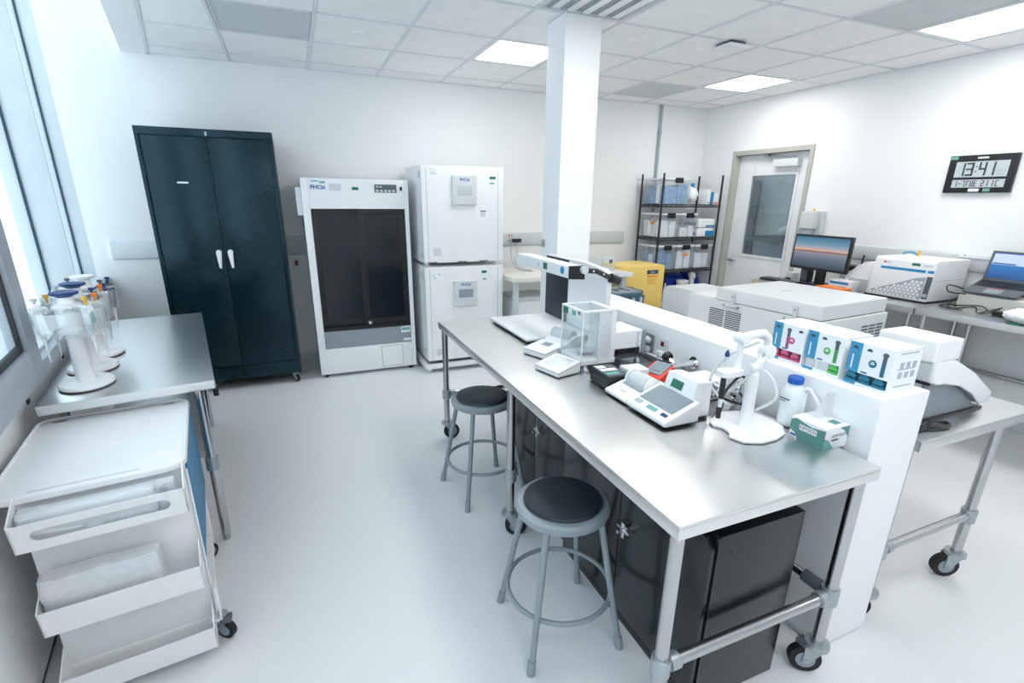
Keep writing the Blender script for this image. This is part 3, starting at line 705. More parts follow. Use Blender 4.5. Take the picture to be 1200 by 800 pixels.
# ---- white bench between the incubators and the corner
BZ = 0.925
t = thing('white_bench', 'long cream white bench along the back wall behind the column', 'bench', (2.55, 4.82, 0))
part(t, 'bench_top', B().box(1.905, 3.27, 4.45, 5.20, BZ - 0.045, BZ, 0.006), 'cream')
for x, y in ((1.95, 4.50), (3.21, 4.50), (1.95, 5.14), (3.21, 5.14)): part(t, 'leg', B().box(x - 0.025, x + 0.025, y - 0.025, y + 0.025, 0, BZ - 0.045, 0.003), 'pgrey')
part(t, 'lower_shelf', B().box(1.976, 3.184, 4.55, 5.10, 0.24, 0.27, 0.003), 'pgrey'); part(t, 'corner_bumper', B().box(3.10, 3.29, 4.435, 4.452, BZ - 0.045, BZ + 0.002, 0.006), 'carton')
t = thing('benchtop_oven', 'small white appliance on the shelf under the white bench', 'appliance', (2.2, 4.8, 0.27))
part(t, 'housing', B().box(1.99, 2.42, 4.62, 5.0, 0.27, 0.66, 0.01), 'wplastic'); part(t, 'lid', B().box(2.0, 2.41, 4.60, 4.99, 0.66, 0.70, 0.008), 'ivory')
t = thing('duplex_socket', 'wall sockets with a black plug above the white bench', 'socket', (2.26, YB - 0.03, 1.18))
part(t, 'plate', B().box(2.215, 2.30, YB - 0.034, YB - 0.027, 1.245, 1.285, 0.002), 'guardw'); part(t, 'outlet', B().cyl((2.24, YB - 0.034, 1.265), (2.24, YB - 0.04, 1.265), 0.011, n=12), 'red'); part(t, 'outlet', B().cyl((2.275, YB - 0.034, 1.265), (2.275, YB - 0.04, 1.265), 0.008, n=12), 'dprint')
part(t, 'plug', B().box(2.28, 2.38, YB - 0.075, YB - 0.027, 1.185, 1.225, 0.006), 'black'); part(t, 'plug', B().box(2.235, 2.255, YB - 0.06, YB - 0.027, 1.195, 1.215, 0.004), 'mgrey')
cb = B(); cb.tube([(2.26, 5.35, 1.19), (2.24, 5.33, 1.08), (2.20, 5.18, 0.99), (2.17, 5.02, 0.95), (2.19, 4.90, 0.933), (2.28, 4.8, 0.931)], 0.006, 6); cb.tube([(2.34, 5.35, 1.185), (2.31, 5.32, 1.08), (2.25, 5.2, 0.98), (2.22, 5.05, 0.933), (2.30, 4.9, 0.931)], 0.005, 6)
solo('power_cable', cb, 'print', 'grey power cables hanging from the sockets onto the white bench', 'cable')
solo('hose', B().tube([(2.50, 4.86, 0.87), (2.47, 4.80, 0.80), (2.43, 4.76, 0.75), (2.36, 4.72, 0.702)], 0.010, 8), 'black', 'short black hose hanging under the white bench', 'hose')
t = thing('small_drum', 'small black reel on the shelf under the white bench', 'reel', (2.66, 4.8, 0.27)); part(t, 'reel', B().cyl((2.62, 4.74, 0.36), (2.66, 4.80, 0.36), 0.09, n=18), 'black'); part(t, 'stand', B().box(2.58, 2.70, 4.71, 4.83, 0.27, 0.30, 0.004), 'dgrey')
s = thing('light_switch', 'grey switch plate on the left face of the column', 'switch', (1.67, 3.30, 1.33)); part(s, 'plate', B().box(1.668, 1.6745, 3.34, 3.385, 1.325, 1.378, 0.002), 'conduit'); part(s, 'rocker', B().box(1.665, 1.668, 3.352, 3.372, 1.338, 1.365, 0.001), 'mgrey')
# things on the white bench, right of the column
t = thing('red_white_carton', 'white carton with a red band on the bench beside the column', 'box', (2.62, 4.62, BZ)); part(t, 'carton', B().box(2.60, 2.82, 4.53, 4.72, BZ, BZ + 0.06, 0.003), 'carton'); part(t, 'red_band', B().box(2.60, 2.83, 4.527, 4.529, BZ + 0.04, BZ + 0.058), 'red')
t = thing('clear_container', 'clear plastic container of pale packs on the white bench', 'container', (2.9, 4.75, BZ))
part(t, 'tub', B().box(2.86, 3.02, 4.60, 4.80, BZ, BZ + 0.13, 0.01), 'bin'); part(t, 'contents', B().box(2.88, 3.0, 4.63, 4.77, BZ + 0.005, BZ + 0.07, 0.01), 'pgrey')
t = thing('clear_canister', 'clear rounded canister with a black mark on the white bench', 'container', (3.15, 4.7, BZ))
part(t, 'canister', B().lathe([(0.075, 0), (0.08, 0.01), (0.08, 0.13), (0.065, 0.15)], (3.14, 4.70, BZ), 24), 'bin'); part(t, 'mark', B().box(3.10, 3.14, 4.617, 4.620, BZ + 0.08, BZ + 0.12, 0.001), 'dprint')

# ---- yellow safety cabinet
X0, X1, Y0, Y1, Z0, Z1 = 3.30, 3.845, 4.60, 5.08, 0.20, 0.96
t = thing('safety_cabinet', 'yellow metal safety cabinet standing between bench and wire rack', 'cabinet', ((X0 + X1) / 2, (Y0 + Y1) / 2, 0))
part(t, 'body', B().box(X0, X1, Y0 + 0.03, Y1, Z0, Z1, 0.006), 'yellow'); d = part(t, 'door', B().box(X0 + 0.004, X1 - 0.004, Y0, Y0 + 0.028, Z0 + 0.02, Z1 - 0.006, 0.004), 'yellow')
part(d, 'label_plate', B().box(3.60, 3.755, Y0 - 0.002, Y0, 0.868, 0.912), 'dprint'); part(d, 'label_plate', B().box(3.605, 3.75, Y0 - 0.002, Y0, 0.836, 0.850), 'orange')
txt(d, 'Just', 0.038, (3.677, Y0 - 0.0025, 0.89), FRONT, 'carton', 'lettering')
q = B()
for i in range(4): q.box(3.61 + 0.01 * (i % 2), 3.745 - 0.02 * (i % 3), Y0 - 0.002, Y0, 0.812 - i * 0.018, 0.818 - i * 0.018)
part(d, 'print', q, 'amber'); part(d, 'paddle_handle', B().box(3.33, 3.42, Y0 - 0.012, Y0, 0.70, 0.735, 0.003), 'black')
for x in (X0 + 0.03, X1 - 0.03):
    for y in (Y0 + 0.06, Y1 - 0.04): part(t, 'leg', B().box(x - 0.02, x + 0.02, y - 0.02, y + 0.02, 0, Z0, 0.002), 'yellow')

# ---- blue lidded bin
t = thing('waste_bin', 'dark waste bin with a blue grey swing lid behind the half wall', 'bin', (2.95, 4.18, 0))
bn = B()
lo, hi = [(2.80, 4.05), (3.08, 4.05), (3.08, 4.31), (2.80, 4.31)], [(2.75, 4.0), (3.13, 4.0), (3.13, 4.36), (2.75, 4.36)]
A = [bn.bm.verts.new((*p, 0.0)) for p in lo]; Q = [bn.bm.verts.new((*p, 0.765)) for p in hi]
bn.bm.faces.new(A[::-1]); bn.bm.faces.new(Q)
for j in range(4): bn.bm.faces.new((A[j], A[(j + 1) % 4], Q[(j + 1) % 4], Q[j]))
part(t, 'body', bn, 'lid')
for x in (2.81, 2.90, 2.99, 3.08): part(t, 'rib', B().box(x - 0.012, x + 0.012, 3.985, 4.012, 0.55, 0.75, 0.003), 'pgrey')
l = part(t, 'lid', B().prism([(2.73, 4.06), (2.81, 3.975), (3.07, 3.975), (3.155, 4.06), (3.155, 4.30), (3.07, 4.385), (2.81, 4.385), (2.73, 4.30)], 'z', 0.766, 0.80, 0.008), 'lid')
p2 = B(); p2.box(2.86, 2.885, 4.08, 4.28, 0.801, 0.805); p2.box(2.99, 3.015, 4.08, 4.28, 0.801, 0.805); p2.box(2.885, 2.99, 4.16, 4.20, 0.801, 0.805); part(l, 'emblem', p2, 'dprint')
part(l, 'flap', B().box(2.79, 3.09, 4.02, 4.34, 0.796, 0.8015, 0.002), 'mgrey')

# ---- black wire rack in the back right corner
RX0, RX1, RY0, RY1 = 3.985, 4.87, 4.945, 5.345
SZ = (0.14, 0.50, 0.85, 1.235, 1.62)
t = thing('wire_rack', 'tall black wire shelving rack in the back right corner', 'rack', ((RX0 + RX1) / 2, (RY0 + RY1) / 2, 0))
for x in (RX0, RX1):
    for y in (RY0, RY1):
        p = B().cyl((x, y, 0.0), (x, y, 1.96), 0.0125, n=10)
        for k in range(1, 10): p.cyl((x, y, 0.1 + k * 0.2), (x, y, 0.105 + k * 0.2), 0.0135, n=10)
        part(t, 'post', p, 'black')
for z in SZ:
    s = B()
    for y in (RY0, RY1):
        s.tube([(RX0, y, z - 0.005), (RX1, y, z - 0.005)], 0.004, 6); s.tube([(RX0, y, z - 0.033), (RX1, y, z - 0.033)], 0.004, 6)
        zz = [(RX0 + (RX1 - RX0) * i / 24, y, z - 0.008 - (0.022 if i % 2 else 0)) for i in range(25)]; s.tube(zz, 0.003, 5)
    for x in (RX0, RX1):
        s.tube([(x, RY0, z - 0.005), (x, RY1, z - 0.005)], 0.004, 6); s.tube([(x, RY0, z - 0.033), (x, RY1, z - 0.033)], 0.004, 6); s.tube([(x, RY0 + (RY1 - RY0) * i / 12, z - 0.008 - (0.022 if i % 2 else 0)) for i in range(13)], 0.003, 5)
    for i in range(1, 34): s.tube([(RX0 + (RX1 - RX0) * i / 34, RY0, z - 0.005), (RX0 + (RX1 - RX0) * i / 34, RY1, z - 0.005)], 0.002, 5)
    part(t, 'wire_shelf', s, 'black')
def clear_bin(x0, x1, y0, y1, z, h, label, cm, ch, tag=None, lidded=True):
    t = thing('storage_bin', label, 'bin', ((x0 + x1) / 2, (y0 + y1) / 2, z), group='clear lidded bins on the wire rack')
    b = B(); i = 0.018; lo = [(x0 + i, y0 + i), (x1 - i, y0 + i), (x1 - i, y1 - i), (x0 + i, y1 - i)]; hi = [(x0 + .004, y0 + .004), (x1 - .004, y0 + .004), (x1 - .004, y1 - .004), (x0 + .004, y1 - .004)]
    A = [b.bm.verts.new((*p, z)) for p in lo]; Q = [b.bm.verts.new((*p, z + h - 0.02)) for p in hi]
    b.bm.faces.new(A[::-1])
    for j in range(4): b.bm.faces.new((A[j], A[(j + 1) % 4], Q[(j + 1) % 4], Q[j]))
    part(t, 'tub', b, 'bin')
    part(t, 'lid', B().box(x0, x1, y0, y1, z + h - 0.02, z + h, 0.005), 'poly')
    part(t, 'latch', B().box((x0 + x1) / 2 - 0.055, (x0 + x1) / 2 + 0.055, y0 - 0.014, y0 - 0.001, z + h - 0.055, z + h + 0.004, 0.003), 'black')
    sd = int(x0 * 100 + z * 37); rn = random.Random(sd); yy = y0 + 0.03; k = 0
    while yy < y1 - 0.08:                                   # packs stood one behind another, each its own lump
        dp = rn.uniform(0.07, 0.11); hh = min(ch * rn.uniform(1.0, 1.3), h - 0.04); xm = x0 + (x1 - x0) * rn.uniform(0.42, 0.58)
        for a, b_ in ((x0 + 0.03, xm - 0.006), (xm + 0.006, x1 - 0.03)):
            h2 = hh * rn.uniform(0.8, 1.0)
            c = B(); c.box(a, b_, yy, min(yy + dp, y1 - 0.03), z + 0.004, z + h2, 0.016, 2).sub(1).crumple(0.006, 26, sd + k); k += 1
            part(t, 'contents', c, cm if (cm != 'pale' or k % 3) else 'paper')
        yy += dp + 0.008
    if tag:
        zt = z + h * 0.55
        part(t, 'orange_tag', B().box(x0 - 0.001, x0 + 0.001, y0 + 0.14, y0 + 0.20, zt, zt + 0.028) if tag == 'side' else B().box((x0 + x1) / 2 - 0.03, (x0 + x1) / 2 + 0.03, y0 - 0.002, y0 + 0.002, zt, zt + 0.03), 'orange')
    return t
clear_bin(4.005, 4.40, 4.94, 5.34, 1.62, 0.29, 'clear bin of blue packs on the top shelf of the wire rack', 'pale', 0.19)
clear_bin(4.005, 4.275, 4.94, 5.34, 1.235, 0.28, 'clear bin with orange side tag, left on the second rack shelf', 'paper', 0.18, 'side')
clear_bin(4.29, 4.555, 4.94, 5.34, 1.235, 0.28, 'clear bin in the middle of the second rack shelf', 'paper', 0.14)
clear_bin(4.005, 4.27, 4.94, 5.34, 0.85, 0.29, 'clear bin of blue packs, left on the third rack shelf', 'pale', 0.20)
clear_bin(4.285, 4.555, 4.94, 5.34, 0.85, 0.29, 'clear bin with orange front tag, middle of the third rack shelf', 'paper', 0.20, 'front')
clear_bin(4.57, 4.84, 4.94, 5.34, 0.85, 0.29, 'clear bin right on the third rack shelf near the door', 'paper', 0.17)
for i, z in enumerate((1.235, 1.345)):
    t = thing('paper_pack', ('lower' if i == 0 else 'upper') + ' white pack with blue label, stacked right on the second rack shelf', 'pack', (4.71, 5.12, z), group='white packs on the second rack shelf')
    part(t, 'wrap', B().box(4.585, 4.84, 4.95, 5.3, z, z + 0.105, 0.025, 3), 'paper'); part(t, 'label', B().box(4.70, 4.838, 4.944, 4.949, z + 0.01, z + (0.075 if i == 0 else 0.03), 0.002), 'bstripe')
    part(t, 'side_label', B().box(4.5835, 4.586, 5.0, 5.2, z + 0.02, z + 0.06), 'blue')
solo('crumpled_pack', B().ball((4.50, 5.1, 1.725), 0.085, 0.14, 0.103, 3).crumple(0.02, 26, 5), 'paper', 'white crumpled bag on the top rack shelf beside the bin', 'bag')
t = thing('blue_topped_pack', 'white pack with a blue top corner on the top rack shelf', 'pack', (4.62, 5.25, 1.62)); part(t, 'carton', B().box(4.59, 4.665, 5.18, 5.33, 1.62, 1.88, 0.004), 'carton'); part(t, 'blue_panel', B().box(4.592, 4.655, 5.177, 5.179, 1.81, 1.87), 'bstripe')
for i, (x0, x1, z1, m, l) in enumerate(((4.665, 4.715, 1.79, 'carton', 'narrow white carton upright on the top rack shelf'), (4.72, 4.765, 1.765, 'bstripe', 'small bright blue carton on the top rack shelf'), (4.77, 4.845, 1.76, 'carton', 'white carton at the right end of the top rack shelf'))):
    t = thing('small_carton', l, 'box', ((x0 + x1) / 2, 5.02, 1.62), group='small cartons on the top rack shelf'); part(t, 'carton', B().box(x0, x1, 4.95, 5.10, 1.62, z1, 0.003), m); part(t, 'print', B().box(x0 + 0.008, x1 - 0.008, 4.948, 4.949, 1.63, 1.645), ('gtip', 'red', 'red')[i])
for x0, x1, l in ((4.33, 4.60, 'royal blue bin, left on the low rack shelf'), (4.715, 4.845, 'royal blue bin, right on the low rack shelf')):
    t = thing('parts_bin', l, 'bin', ((x0 + x1) / 2, 5.15, 0.5), group='royal blue bins on the low rack shelf')
    b = B(); b.prism([(5.10, 0.50), (5.09, 0.62), (5.14, 0.72), (5.33, 0.74), (5.33, 0.50)], 'x', x0, x1, 0.004); part(t, 'body', b, 'royal'); part(t, 'rim', B().box(x0 - 0.004, x1 + 0.004, 5.14, 5.334, 0.735, 0.75, 0.003), 'royal')
t = thing('lidded_tub', 'white lidded tub before the blue bins on the low rack shelf', 'tub', (4.485, 5.01, 0.5)); part(t, 'tub', B().lathe([(0.065, 0), (0.07, 0.17)], (4.485, 5.01, 0.5), 24), 'poly'); part(t, 'lid', B().lathe([(0.075, 0.17), (0.077, 0.195), (0.07, 0.2)], (4.485, 5.01, 0.5), 24), 'wplastic')
t = thing('wrapped_dispenser', 'white wrapped dispenser between the blue rack bins', 'dispenser', (4.62, 5.05, 0.5)); part(t, 'stem', B().cyl((4.658, 5.04, 0.50), (4.658, 5.04, 0.72), 0.032, n=14), 'poly'); part(t, 'hood', B().ball((4.658, 5.04, 0.745), 0.030, 0.07, 0.05).crumple(0.004, 30, 2), 'paper')
for i in range(5):
    x = 4.06 + (i % 3) * 0.075; y = 5.0 + (i // 3) * 0.06; t = thing('reagent_bottle', ('first', 'second', 'third', 'fourth', 'fifth')[i] + ' small white bottle counted from the left on the low rack shelf', 'bottle', (x, y, 0.5), group='small bottles on the low rack shelf')
    part(t, 'bottle', B().lathe([(0.018, 0), (0.02, 0.004), (0.02, 0.10 + 0.03 * (i % 2)), (0.010, 0.13 + 0.03 * (i % 2)), (0.010, 0.15 + 0.03 * (i % 2))], (x, y, 0.5), 12), 'poly'); part(t, 'cap', B().cyl((x, y, 0.65 + 0.03 * (i % 2)), (x, y, 0.67 + 0.03 * (i % 2)), 0.012, n=10), 'carton')

# ---- digital wall clock and soap dispenser on the right wall
CY0, CY1, CZ0, CZ1, CX = 2.165, 2.60, 1.745, 2.022, XW - 0.03
t = thing('digital_clock', 'black digital wall clock showing 13:41 on the right wall', 'clock', (XW - 0.015, 2.38, CZ0))
part(t, 'case', B().box(CX, XW - 0.001, CY0, CY1, CZ0, CZ1, 0.004), 'black')
def cyz(u, v): return CY1 - u * (CY1 - CY0), CZ1 - v * (CZ1 - CZ0)
def cbox(b, u0, v0, u1, v1, x0, x1):
    y0, z0 = cyz(u0, v0); y1, z1 = cyz(u1, v1); b.box(x0, x1, y1, y0, z1, z0); return b
part(t, 'upper_display', cbox(B(), 0.12, 0.17, 0.90, 0.585, CX - 0.001, CX), 'lcdlight'); part(t, 'lower_display', cbox(B(), 0.12, 0.65, 0.90, 0.86, CX - 0.001, CX), 'lcdlight')
SEG = {'0': 'abcdef', '1': 'bc', '2': 'abged', '3': 'abgcd', '4': 'fgbc', '7': 'abc', '8': 'abcdefg', '-': 'g', 'T': 'aef', 'U': 'bcdef', 'E': 'adefg', 'C': 'adef', ' ': ''}
def digit(b, ch, u, v, w, h, th):
    tv = th * (CY1 - CY0) / (CZ1 - CZ0)
    S = dict(a=(u, v, u + w, v + tv), g=(u, v + h / 2 - tv / 2, u + w, v + h / 2 + tv / 2), d=(u, v + h - tv, u + w, v + h), f=(u, v, u + th, v + h / 2), b=(u + w - th, v, u + w, v + h / 2), e=(u, v + h / 2, u + th, v + h), c=(u + w - th, v + h / 2, u + w, v + h))
    for s in SEG[ch]: cbox(b, *S[s], CX - 0.002, CX - 0.0008)
for ch, u in (('1', 0.155), ('3', 0.285), ('4', 0.475), ('1', 0.60)): b = B(); digit(b, ch, u, 0.20, 0.115, 0.35, 0.030); part(t, 'digit', b, 'dprint')
b = B(); cbox(b, 0.428, 0.29, 0.45, 0.325, CX - 0.002, CX - 0.0008); cbox(b, 0.428, 0.42, 0.45, 0.455, CX - 0.002, CX - 0.0008)
part(t, 'colon', b, 'dprint')
b = B(); digit(b, '0', 0.755, 0.40, 0.05, 0.14, 0.012); part(t, 'small_digit', b, 'print'); b = B(); digit(b, '1', 0.82, 0.40, 0.04, 0.14, 0.01); part(t, 'small_digit', b, 'print')
b = B()
for ch, u in (('1', 0.16), ('-', 0.225), ('7', 0.28), ('T', 0.345), ('U', 0.40), ('E', 0.455), ('2', 0.565), ('1', 0.625), ('1', 0.70), ('C', 0.77)): digit(b, ch, u, 0.675, 0.045, 0.16, 0.016)
part(t, 'date_digits', b, 'dgrey')
part(t, 'sticker', cbox(B(), 0.015, 0.02, 0.125, 0.10, CX - 0.001, CX), 'teal'); part(t, 'sticker', cbox(B(), 0.40, 0.89, 0.56, 0.97, CX - 0.001, CX), 'carton'); part(t, 'sticker', cbox(B(), 0.62, 0.89, 0.72, 0.97, CX - 0.001, CX), 'teal'); part(t, 'maker_mark', cbox(B(), 0.42, 0.06, 0.58, 0.10, CX - 0.001, CX), 'carton')
t = thing('soap_dispenser', 'pale soap dispenser on the right wall above the monitor', 'dispenser', (XW - 0.06, 3.68, 1.33))
part(t, 'back_plate', B().box(XW - 0.05, XW - 0.001, 3.585, 3.78, 1.33, 1.575, 0.01), 'ivory'); part(t, 'cover', B().box(XW - 0.12, XW - 0.05, 3.62, 3.775, 1.40, 1.57, 0.015, 3), 'ivory'); part(t, 'window', B().box(XW - 0.11, XW - 0.05, 3.635, 3.76, 1.335, 1.40, 0.008), 'conduit'); part(t, 'lock', B().cyl((XW - 0.06, 3.68, 1.575), (XW - 0.06, 3.68, 1.60), 0.01, n=10), 'amber')
# ================================================================== left side: steel table, cart, pipette stands
def steel_table_local(name, label, loc, rz, w, d, z, legs, mt):
    t = thing(name, label, 'table', loc, rz); ap = 0.042
    b = B(); b.box(0, w, 0, d, z - 0.012, z, 0.003); b.box(0, w, -0.001, 0.02, z - ap, z - 0.001, 0.012, 4); b.box(0, w, d - 0.02, d, z - ap, z - 0.01, 0.006); b.box(0, 0.02, 0.02, d - 0.02, z - ap, z - 0.011, 0.004); b.box(w - 0.02, w, 0.02, d - 0.02, z - ap, z - 0.011, 0.006)
    part(t, 'tabletop', b, mt, False)
    return t
lt = steel_table_local('steel_table', 'narrow stainless steel table under the window carrying the pipette stands', (-1.018, 2.386, 0), TH, 0.615, 1.63, 0.86, None, 'topy')
for x, y in ((0.545, 0.05), (0.05, 0.18), (0.545, 1.58), (0.05, 1.58)):
    l = part(lt, 'leg', B().cyl((x, y, 0.03), (x, y, 0.848), 0.0205, n=16), 'tube', False)
    part(l, 'collar', B().cyl((x, y, 0.40), (x, y, 0.465), 0.029, n=16, bev=0.003), 'cast', False)
    part(l, 'foot', B().cyl((x, y, 0.0), (x, y, 0.04), 0.016, n=12), 'cast', False)
for p0, p1 in (((0.05, 0.18), (0.545, 0.18)), ((0.05, 1.58), (0.545, 1.58)), ((0.545, 0.05), (0.545, 1.58))):
    part(lt, 'stretcher', B().cyl((*p0, 0.432), (*p1, 0.432), 0.016, n=12), 'tube', False)
c = B(); c.box(0.60, 0.625, 0.03, 0.09, 0.80, 0.82, 0.003); c.cyl((0.612, 0.06, 0.765), (0.612, 0.06, 0.80), 0.012, n=10)
part(lt, 'edge_clamp', c, 'black', False)
kit = thing('orange_label_bottle', 'white bottle with an orange label on the floor stand behind the cart', 'bottle', (-0.63, 2.62, 0.449))
kb = B(); kb.lathe([(0.036, 0), (0.04, 0.006), (0.04, 0.20), (0.02, 0.24), (0.02, 0.27)], (-0.63, 2.62, 0.449), 18); part(kit, 'bottle', kb, 'poly')
part(kit, 'orange_label', B().lathe([(0.0405, 0.03), (0.0412, 0.032), (0.0412, 0.14), (0.0405, 0.142)], (-0.63, 2.62, 0.449), 18), 'orange')
sh = part(lt, 'undershelf', B().box(0.08, 0.52, 0.09, 1.54, 0.442, 0.4485, 0.002), 'top', False)

# ---- white trolley (local frame: x to the right edge = 0, y from the front)
CW, CD, CZ = 0.52, 0.68, 0.782
ct = thing('white_trolley', 'white trolley with three front bins beside the window table', 'trolley', (-0.437, 1.853, 0), R(8))
b = B(); b.prism(rrect(-CW, 0, -0.012, CD, 0.055), 'z', CZ - 0.022, CZ - 0.006, 0.004); tp = part(ct, 'top_tray', b, 'wplastic', False)
rim = B(); P = rrect(-CW + 0.006, -0.006, -0.006, CD - 0.006, 0.05, 6); rim.tube([(x, y, CZ - 0.006) for x, y in P], 0.006, 8, closed=True); part(tp, 'raised_rim', rim, 'wplastic', False)
for gy in (0.022, CD - 0.028): part(tp, 'groove', B().box(-CW + 0.10, -0.13, gy, gy + 0.006, CZ - 0.006, CZ - 0.0045, 0.001), 'ivory', False)
for x, m in ((-CW + 0.075, 'conduit'), (-0.075, 'print')):
    part(tp, 'hand_hole', B().lathe([(0.026, 0), (0.026, 0.0012)], (x, CD - 0.045, CZ - 0.0062), 20, 1.0, 0.42), m, False)
f = B()
for x in (-CW + 0.092, -0.022):
    for y in (0.045, CD - 0.09): f.box(x - 0.014, x + 0.014, y - 0.014, y + 0.014, 0.09, CZ - 0.024, 0.003)
f.box(-CW + 0.073, -0.008, 0.006, CD - 0.075, 0.085, 0.105, 0.003)
part(ct, 'frame', f, 'wplastic', False)
part(ct, 'front_panel', B().box(-CW + 0.070, -0.008, 0.012, 0.02, 0.05, CZ - 0.024, 0.002), 'wplastic', False)
part(ct, 'left_panel', B().box(-CW + 0.070, -CW + 0.074, 0.035, CD - 0.10, 0.107, CZ - 0.03, 0.001), 'wplastic', False)
part(ct, 'blue_side_panel', B().box(-0.007, -0.001, 0.034, CD - 0.034, 0.36, CZ - 0.028, 0.001), 'bluep', False, 'blue side panel')
sr = B(); sr.box(-0.006, 0.0, 0.0, 0.006, 0.11, CZ - 0.03, 0.001); part(ct, 'edge_strip', sr, 'chrome', False)
def trolley_bin(z1, slot):
    b = B(); h = 0.098; z0 = z1 - h; xa, xb = -CW + 0.072, -0.010; t3 = 0.004; yf = -0.112
    def rot(u): return u
    b.box(xa, xb, yf + 0.012, -0.002, z0, z0 + t3)                       # bottom
    for x in (xa, xb - t3): b.prism([(-0.002, z0), (yf + 0.012, z0), (yf, z1), (-0.002, z1 + 0.045)], 'x', x, x + t3)
    def fy(z): return yf + 0.012 * (z1 - z) / h
    if not slot: b.prism([(fy(z0), z0), (fy(z1), z1), (fy(z1) + t3, z1), (fy(z0) + t3, z0)], 'x', xa, xb)
    else:
        za, zb = z1 - 0.066, z1 - 0.026
        for q0, q1, a, c in ((z0, za, xa, xb), (zb, z1, xa, xb), (za, zb, xa, xa + 0.045), (za, zb, xb - 0.045, xb)):
            b.prism([(fy(q0), q0), (fy(q1), q1), (fy(q1) + t3, q1), (fy(q0) + t3, q0)], 'x', a, c)
        r = (zb - za) / 2; zc = (za + zb) / 2
        for s, xx in ((1, xa + 0.045), (-1, xb - 0.045)):
            pl = [(xx, zb), (xx, za)] + [(xx + s * r - s * r * math.cos(R(a)) , zc - r * math.cos(R(90 - a)) if False else zc + r * math.sin(R(a))) for a in range(-90, 91, 15)]
            half1 = [(xx, za)] + [(xx + s * (r - r * math.cos(R(a))), zc + r * math.sin(R(a))) for a in range(-90, 1, 15)]
            half2 = [(xx, zb)] + [(xx + s * (r - r * math.cos(R(a))), zc + r * math.sin(R(a))) for a in range(90, -1, -15)]
            for hf in (half1, half2):
                A = [b.bm.verts.new((u, fy(v), v)) for u, v in hf]; Q = [b.bm.verts.new((u, fy(v) + t3, v)) for u, v in hf]
                try:
                    b.bm.faces.new(A); b.bm.faces.new(Q[::-1])
                    for j in range(len(hf)): b.bm.faces.new((A[j], A[(j + 1) % len(hf)], Q[(j + 1) % len(hf)], Q[j]))
                except ValueError: pass
    return part(ct, 'front_bin', b, 'wplastic', False)
trolley_bin(0.738, True); trolley_bin(0.425, False); trolley_bin(0.150, False)
f2 = B(); f2.box(0.004, 0.012, -0.02, 0.045, 0.098, 0.25, 0.003); f2.box(-0.03, 0.012, -0.02, 0.045, 0.094, 0.104, 0.002); part(ct, 'corner_upright', f2, 'wplastic', False)
for x, y, w, bk in ((0.0, 0.01, -0.6, True), (-CW + 0.11, 0.12, 0.4, False), (-0.05, CD - 0.15, 0.8, False), (-CW + 0.11, CD - 0.15, 2.4, False)):
    p = rootmat(ct) @ Vector((x, y, 0)); caster(ct, p.x, p.y, 0.040, 0.094, w, brake=bk)
def bag(z0, h, x0, x1, dz, label, seed):
    t = thing('plastic_bag', label, 'bag', rootmat(ct) @ Vector(((x0 + x1) / 2, -0.05, z0)), R(8))
    def loc(b): b.bm.transform(Matrix.Translation((-(x0 + x1) / 2, 0.05, -z0))); return b
    b = B(); b.box(x0, x1, -0.078, -0.024, z0 + 0.004, z0 + h, 0.018, 3).sub(3).crumple(0.006, 24, seed); part(t, 'folded_sheet', loc(b), 'paper', False)
    b = B(); b.box(x0 - 0.006, x1 + 0.012, -0.084, -0.018, z0 + 0.004, z0 + h + dz, 0.012, 2).sub(3).crumple(0.007, 30, seed + 4); part(t, 'film', loc(b), 'film', False)
    return t
bag(0.648, 0.095, -0.430, -0.10, 0.005, 'folded white sheet in a plastic bag, in the topmost trolley bin', 3)
bag(0.335, 0.17, -0.430, -0.13, 0.012, 'folded white sheet in a plastic bag, in the middle trolley bin', 8)
pp = thing('sealed_pouch', 'small clear pouch with dark print at the right of the top trolley bin', 'pouch', rootmat(ct) @ Vector((-0.065, -0.05, 0.65)), R(8))
part(pp, 'pouch', B().box(-0.025, 0.028, -0.03, 0.02, 0.0, 0.105, 0.008, 2).sub(2).crumple(0.004, 40, 2), 'film', False); part(pp, 'print', B().box(-0.012, 0.006, -0.036, -0.034, 0.055, 0.095), 'conduit', False)

# ---- pipettes on carousel stands
def pipette(parent_loc, rz, label, scheme, group):
    """Hung upright; local +x points away from the stand."""
    t = thing('pipette', label, 'pipette', parent_loc, rz, group)
    body, disp, plug = scheme
    b = B(); b.prism([(-0.017, 0.0), (0.016, 0.0), (0.022, -0.03), (0.017, -0.10), (0.010, -0.125), (-0.008, -0.125), (-0.014, -0.10)], 'y', -0.014, 0.014, 0.004)
    b.prism([(-0.017, 0.002), (-0.034, -0.004), (-0.038, -0.016), (-0.030, -0.016), (-0.017, -0.012)], 'y', -0.008, 0.008, 0.002)
    part(t, 'handle', b, body, False)
    part(t, 'display', B().box(0.0195, 0.0225, -0.009, 0.009, -0.075, -0.028, 0.001), disp, False)
    part(t, 'plunger', B().cyl((0, 0, 0.0), (0, 0, 0.022), 0.005, n=8).cyl((0, 0, 0.022), (0, 0, 0.034), 0.011, n=12), plug, False)
    part(t, 'ejector', B().box(-0.010, 0.010, 0.011, 0.017, -0.004, 0.016, 0.002), body, False)
    part(t, 'shaft', B().cyl((0, 0, -0.20), (0, 0, -0.125), 0.0045, 0.008, n=10).cyl((0, 0, -0.235), (0, 0, -0.20), 0.0022, 0.0045, n=8), 'wplastic' if body != 'blue' else 'dgrey', False)
    return t
